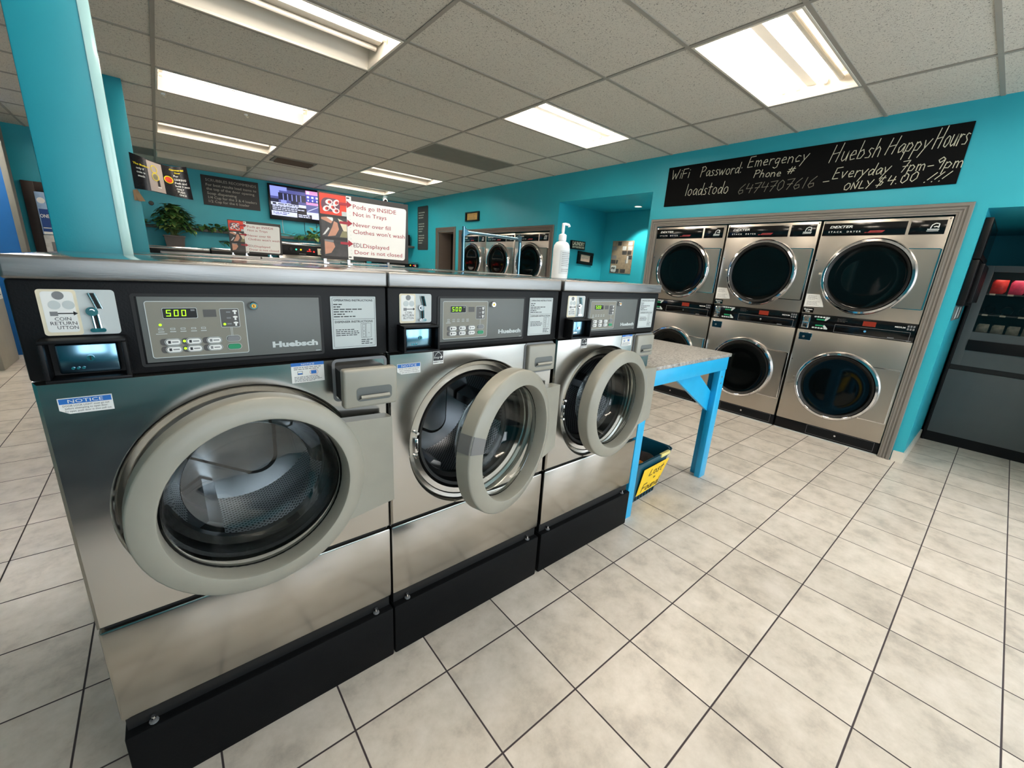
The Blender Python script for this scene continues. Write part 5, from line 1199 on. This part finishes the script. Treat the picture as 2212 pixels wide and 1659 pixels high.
R(0.645, 1, 0.50, 1, 'tv_pink', 2); R(0.645, 1, 0.60, 0.86, 'tv_blue', 3); R(0.645, 1, 0.14, 0.50, 'tv_road', 3); R(0.645, 1, 0.14, 0.24, 'tv_white', 4); R(0.66, 0.72, 0.88, 0.98, 'tv_white', 3)
for k in range(4): R(0.665+0.085*k, 0.710+0.085*k, 0.74, 0.81, 'tv_white', 4); R(0.675+0.085*k, 0.700+0.085*k, 0.63, 0.69, 'tv_white', 4)
q.poly([(x0+0.63, yy-0.002, z0+0.14), (x0+0.66, yy-0.002, z0+0.14), (x0+0.86, yy-0.002, z0+0.24), (x0+0.85, yy-0.002, z0+0.245)], 'tv_white')
for k in range(3): q.lines(x0+0.02, x0+0.60, z0+0.095+0.032*k, z0+0.125+0.032*k, 1, yy-0.0014, 'tv_white', 0.55, seed=k+1)
q.lines(x0+0.12, x0+0.60, z0+0.195, z0+0.235, 1, yy-0.0018, 'tv_navy', 0.4, seed=8); q.text('NBA', x0+0.03, z0+0.018, 0.075, yy-0.002, 'tv_mid', width=0.155); q.lines(x0+0.19, x0+0.31, z0+0.015, z0+0.075, 2, yy-0.002, 'tv_mid', 0.5, seed=2); q.lines(x0+0.47, x0+0.70, z0+0.005, z0+0.07, 2, yy-0.002, 'tv_white', 0.55, seed=5); q.lines(x0+0.66, x0+0.93, z0+0.30, z0+0.33, 1, yy-0.002, 'tv_navy', 0.4, seed=9)
q.build('screen', t)
q = MB()
for x in (0.22, 0.62, 0.85): q.tube([(x, -0.01, 0.0), (x, -0.006, -0.15), (x+0.01, -0.006, -0.24)], 0.005, 'gloss_black' if x > 0.3 else 'print_white', n=6)
q.build('cable', t)
b = MB(); b.box(-0.34, 3.25, BY-0.16, BY-0.001, 1.672, 1.722, 'shelf_grey', 0.003); tag(b.build('wall_shelf'), 'long grey shelf along the back wall carrying trailing plants', 'shelf')
b = MB(); b.lathe([(0, -0.012), (0.03, -0.010), (0.035, -0.001)], (0.02, BY, 2.06), 'y', 'dark_brown', 16); tag(b.build('wall_hook'), 'small dark knob on the back wall above the potted plant', 'knob')

def leaf(b, c, d, up, L, m, rnd):
    d = Vector(d).normalized(); up = Vector(up); s = d.cross(up)
    if s.length < 1e-3: s = d.orthogonal()
    s.normalize(); n = s.cross(d).normalized()
    if n.z < 0: n = -n
    prof = [(-0.05, 0.0, 0), (0.0, 0.30, 0.03), (0.25, 0.42, 0.05), (0.55, 0.32, 0.03), (0.8, 0.14, -0.04), (1.0, 0.0, -0.12)]
    mid = [Vector(c)+d*(u*L)+n*(h*L-0.05*L) for u, wd, h in prof]
    lf = [Vector(c)+d*(u*L)+s*(wd*L)+n*(h*L) for u, wd, h in prof[1:5]]; rt = [Vector(c)+d*(u*L)-s*(wd*L)+n*(h*L) for u, wd, h in prof[1:5]]
    vs = mid+lf+rt; fs = [(0, 1, 6), (0, 10, 1)]
    for i in range(1, 4): fs += [(i, i+1, 5+i+1, 5+i), (i, 9+i, 10+i, i+1)]
    fs += [(4, 5, 9), (4, 13, 5)]
    b.add(vs, fs, m)
def rleaf(rnd): return 'leaf_light' if rnd.random() < 0.22 else 'leaf'
t = thing('potted_plant', 'bushy green pothos in a dark square pot on the back wall washer', 'plant', (0.245, 9.13, 1.386))
q = MB(); q.add([(x*s, y*s, z) for z, s in ((0, 0.118), (0.165, 0.135)) for x, y in ((-1, -1), (1, -1), (1, 1), (-1, 1))], [(3, 2, 1, 0), (0, 1, 5, 4), (1, 2, 6, 5), (2, 3, 7, 6), (3, 0, 4, 7)], 'pot_grey', False); q.box(-0.145, 0.145, -0.145, 0.145, 0.150, 0.170, 'pot_grey', 0.003); q.build('pot', t)
q = MB(); q.box(-0.13, 0.13, -0.13, 0.13, 0.1705, 0.176, 'soil'); q.build('soil', t)
q = MB(); rnd = random.Random(11); st = MB()
for k in range(380):
    a = rnd.uniform(0, 2*PI); el = rnd.uniform(-0.5, 1.5); rr = rnd.uniform(0.55, 1.0)
    ce_, se_ = math.cos(el), math.sin(el)
    p = Vector((0.03+0.235*rr*ce_*math.cos(a), 0.17*rr*ce_*math.sin(a), 0.38+0.29*rr*se_))
    if p.z < 0.20 and abs(p.x) < 0.12 and rnd.random() < 0.5: continue
    leaf(q, p, (math.cos(a)+rnd.uniform(-.6, .6), math.sin(a)*0.7+rnd.uniform(-.6, .4), rnd.uniform(-0.9, 0.3)), (0, 0, 1), rnd.uniform(0.075, 0.125), rleaf(rnd), rnd)
    if k % 9 == 0: st.tube([(rnd.uniform(-.05, .05), rnd.uniform(-.05, .05), 0.17), (p.x*0.5, p.y*0.5, 0.17+(p.z-0.17)*0.6), p], 0.004, 'stem', n=5)
q.build('foliage', t); st.build('stems', t)
def vine(label, x0, x1, seed, n, y0=BY-0.16, z0=1.735, lump=None):
    t = thing('trailing_plant', label, 'plant', ((x0+x1)/2, y0, z0), 0, None); rnd = random.Random(seed); q = MB(); s = MB(); w2 = (x1-x0)/2
    pts = [(-w2+2*w2*i/12, -0.012+0.02*math.sin(i*1.7), 0.012+0.012*math.sin(i*1.1)) for i in range(13)]
    s.tube(pts, 0.006, 'stem', n=6); s.build('stems', t)
    for k in range(n):
        x = rnd.uniform(-w2, w2); zz = rnd.uniform(-0.02, 0.06)
        if lump and rnd.random() < 0.4: x = lump+rnd.gauss(0, 0.07); zz = abs(rnd.gauss(0.06, 0.06))
        leaf(q, (x, rnd.uniform(-0.06, 0.05), zz), (rnd.uniform(-1, 1), rnd.uniform(-1, 0.2), rnd.uniform(-0.8, 0.5)), (0, 0, 1), rnd.uniform(0.065, 0.115), rleaf(rnd), rnd)
    q.build('foliage', t); return t
v = vine('leafy vine trailing along the shelf from the potted plant to the far pods sign', 0.50, 1.22, 3, 90)
q = MB(); rnd = random.Random(8)
for k in range(14): leaf(q, (0.26+rnd.uniform(-.06, .1), -0.03, -0.03-rnd.uniform(0, .13)), (rnd.uniform(-.5, .5), -0.5, -1), (0, 0, 1), rnd.uniform(0.06, 0.10), rleaf(rnd), rnd)
q.build('hanging_leaves', v)
vine('leafy vine on the shelf below the television', 1.80, 2.75, 5, 70, lump=0.20)
vine('small sprig of leaves at the left end of the long shelf, by the post', -0.30, -0.02, 9, 16)
vine('small plant cuttings lying on the back wall washer left of the far pods sign', 0.86, 1.25, 13, 16, 9.15, 1.50)

b = MB(); b.box(-1.6, 0.75, -2.5, -0.35, 0.0, 0.012, 'mat_slate', 0.004); tag(b.build('entrance_mat'), 'dark slate entrance mat on the tiles behind the camera', 'mat')  # unseen mat added so the washer fronts mirror something dark

# ------------------------------------------------------------------ far left
t = thing('cash_machine', 'grey and blue cash machine with a lit blue header in the dark doorway', 'cash machine', (-1.09, 8.04, 0))
q = MB(); q.box(0.0, 0.54, 0, 0.25, 0, 1.42, 'photo_light', 0.01); q.box(0.06, 0.48, -0.006, 0.01, 1.05, 1.34, 'print_grey', 0.004); q.box(0.22, 0.50, -0.012, 0.0, 1.15, 1.42, 'gloss_black', 0.01); q.build('cabinet', t)
q = MB(); q.box(0.0, 0.54, 0.02, 0.25, 1.425, 1.93, 'sky_print', 0.006); q.rect(0.01, 0.53, 1.46, 1.73, 0.0195, 'navy_print'); q.rect(0.01, 0.53, 1.43, 1.46, 0.0195, 'print_white'); q.text('ONEY', 0.010, 1.628, 0.058, 0.019, 'print_white', width=0.105, bold=0.02); q.lines(0.015, 0.09, 1.49, 1.52, 1, 0.019, 'print_pale', 0.4, seed=2)
for x, z, r in ((0.045, 1.83, 0.035), (0.12, 1.80, 0.03), (0.30, 1.82, 0.06)): q.cyl((x, 0.0185, z), (x, 0.0195, z), r, 'print_white', n=20)
q.build('header_sign', t)
t = thing('side_cabinet', 'grey cabinet end with white notice sheets at the far left edge', 'cabinet', (-1.40, 6.62, 0))
pmat('shelf_grey_mid', (150, 148, 138), 0.5, var=0.04)
MB().box(-0.75, 0, 0, 0.62, 0, 1.02, 'shelf_grey_mid', 0.008).build('body', t)
q = MB(); q.box(-0.70, -0.004, -0.004, -0.001, 0.70, 1.00, 'print_white'); q.lines(-0.62, -0.03, 0.73, 0.97, 6, -0.0045, 'print_grey', 0.3, seed=3); q.build('notice_sheet', t)
q = MB(); q.add([(0.002, 0.02, 0.70), (0.002, 0.60, 0.70), (0.002, 0.60, 1.0), (0.002, 0.02, 1.0)], [(0, 1, 2, 3)], 'print_white', False)
for k in range(5): q.add([(0.0026, 0.05, 0.74+0.05*k), (0.0026, 0.56, 0.74+0.05*k), (0.0026, 0.56, 0.752+0.05*k), (0.0026, 0.05, 0.752+0.05*k)], [(0, 1, 2, 3)], 'print_grey', False)
q.build('side_notice', t)

# ------------------------------------------------------------------ vending machine corner
t = thing('vending_machine', 'grey snack vending machine in the dark recess at the right edge', 'vending machine', (5.56, 0.262, 0), RW)
W_ = 0.98; H_ = 1.64
q = MB(); gx0, gx1, gz0, gz1 = 0.085, 0.70, 1.068, 1.588
q.box(0.0, 0.022, 0.0, 0.86, 0.0, H_, 'machine_black', 0.004); q.box(W_-0.02, W_, 0.02, 0.86, 0.10, H_, 'machine_black'); q.box(0.022, W_, 0.84, 0.86, 0.10, H_, 'machine_black'); q.box(0.022, W_, 0.02, 0.84, H_-0.02, H_-0.001, 'machine_black'); q.box(0.022, W_, 0.01, 0.84, 0.0, 0.092, 'machine_black'); q.box(0.03, W_-0.02, 0.04, 0.06, 0.10, 1.0, 'machine_black')
q.build('cabinet', t)
d = MB(); y0, y1 = 0.0, 0.04
d.box(0.023, gx0, y0, y1, 0.758, H_, 'vend_grey', 0.002); d.box(gx1, W_, y0, y1, 0.758, H_, 'vend_grey', 0.002); d.box(gx0, gx1, y0, y1, gz1, H_, 'vend_grey'); d.box(gx0, gx1, y0, y1, 0.758, gz0, 'vend_grey')
d.box(0.023, W_, y0+0.012, y1, 0.712, 0.757, 'gap_black'); d.box(0.023, W_, y0, y1, 0.094, 0.711, 'vend_grey', 0.003); dd = d.build('front_door', t)
MB().box(0.082, 0.90, -0.012, -0.001, 0.900, 0.996, 'machine_black', 0.003).build('delivery_flap', dd)
q = MB(); q.rect(gx0, gx1, gz0, gz1, 0.012, 'vend_glass'); q.build('window_glass', dd)
q = MB(); q.box(gx0-0.05, gx1, 0.05, 0.60, 1.395, 1.405, 'panel_dark'); q.box(gx0-0.05, gx1, 0.05, 0.60, 1.215, 1.225, 'panel_dark'); q.box(gx0-0.05, gx1, 0.05, 0.60, 1.045, 1.055, 'panel_dark'); q.rect(gx0-0.05, gx1, 1.05, 1.62, 0.62, 'gap_black')
for k in range(6):
    for z in (1.397, 1.217): q.box(gx0+0.02+0.105*k, gx0+0.055+0.105*k, 0.044, 0.0495, z-0.004, z+0.010, 'print_cream')
q.build('shelves', t)
MB().box(gx0, gx1, 0.06, 0.085, 1.598, 1.612, 'vend_lamp').build('lamp', t)
for k in range(6):
    q = MB(); pts = [(gx0+0.05+0.105*k+0.036*math.cos(a), 0.07+0.02*a, 1.265+0.036*math.sin(a)) for a in [i*PI/8 for i in range(48)]]; q.tube(pts, 0.002, 'chrome', n=5); q.build('spiral', t)
vm = t.matrix_basis.copy()
def snack(x, y, z, wd, h, m, label, grp):
    q = MB(); nx, nz = 6, 5; vs = []
    for s in (-1, 1):
        for i in range(nx+1):
            for j in range(nz+1):
                u, v_ = i/nx, j/nz; vs.append((-wd/2+wd*u, s*0.024*math.sin(PI*u)**0.6*math.sin(PI*v_)**0.6, h*v_))
    N_ = (nx+1)*(nz+1); fs = []
    for s in (0, 1):
        for i in range(nx):
            for j in range(nz): a = s*N_+i*(nz+1)+j; fs.append((a, a+nz+1, a+nz+2, a+1))
    q.add(vs, fs, m); o = q.build('snack_packet'); p = Vector((5.56+y, 0.262-x, z)); o.location = p; o.rotation_euler = (0, 0, RW); tag(o, label, 'snack', grp)
for k in range(5):
    snack(gx0+0.062+0.108*k, 0.10, 1.4065, 0.094, 0.12, 'snack_red' if k % 2 == 0 else 'snack_pink', ('leftmost red snack packet on the lit top shelf of the vending machine', 'pink-red snack packet, second on the lit top shelf of the vending machine', 'red snack packet beyond the frame on the vending machine top shelf', 'fourth snack packet on the vending machine top shelf, beyond the frame', 'last snack packet on the vending machine top shelf')[k], 'snack packets on the top shelf')
for k in range(6):
    snack(gx0+0.05+0.09*k, 0.10, 1.0565, 0.074, 0.085, 'snack_pale', ('leftmost pale snack bag on the bottom shelf of the vending machine', 'second pale bag on the bottom shelf of the vending machine', 'third pale bag on the bottom shelf of the vending machine', 'fourth pale bag on the bottom shelf of the vending machine', 'fifth pale bag on the bottom shelf, at the picture edge', 'sixth pale bag on the bottom shelf, beyond the frame')[k], 'pale bags on the bottom shelf')
t = thing('bulletin_frame', 'tall glossy black framed panel on the side wall beside the vending machine', 'panel', (4.60, VY1, 1.18))
t.rotation_euler = (0, 0, 0)
q = MB(); q.box(0, 0.84, -0.045, -0.001, 0.455, 0.74, 'frame_black', 0.006); q.box(0, 0.84, -0.045, -0.001, 0.115, 0.450, 'frame_black', 0.006); q.build('frame', t)
q = MB(); q.box(0.06, 0.78, -0.047, -0.0455, 0.49, 0.71, 'gloss_black'); q.build('glass', t)
q = MB()
for k in range(3): q.box(0.10+0.22*k, 0.28+0.22*k, -0.075, -0.0455, 0.14, 0.43, 'machine_black', 0.006)
q.build('leaflet_rack', t)
q = MB(); q.box(0.02, 0.70, -0.006, -0.001, 0.0, 0.11, 'panel_grey', 0.002); 
for x in (0.16, 0.40): q.poly([(x, -0.0068, 0.01), (x+0.12, -0.0068, 0.015), (x+0.14, -0.0068, 0.10), (x+0.03, -0.0068, 0.10)], 'print_white')
q.build('note_plate', t)  # grey plate with two slanted white streaks
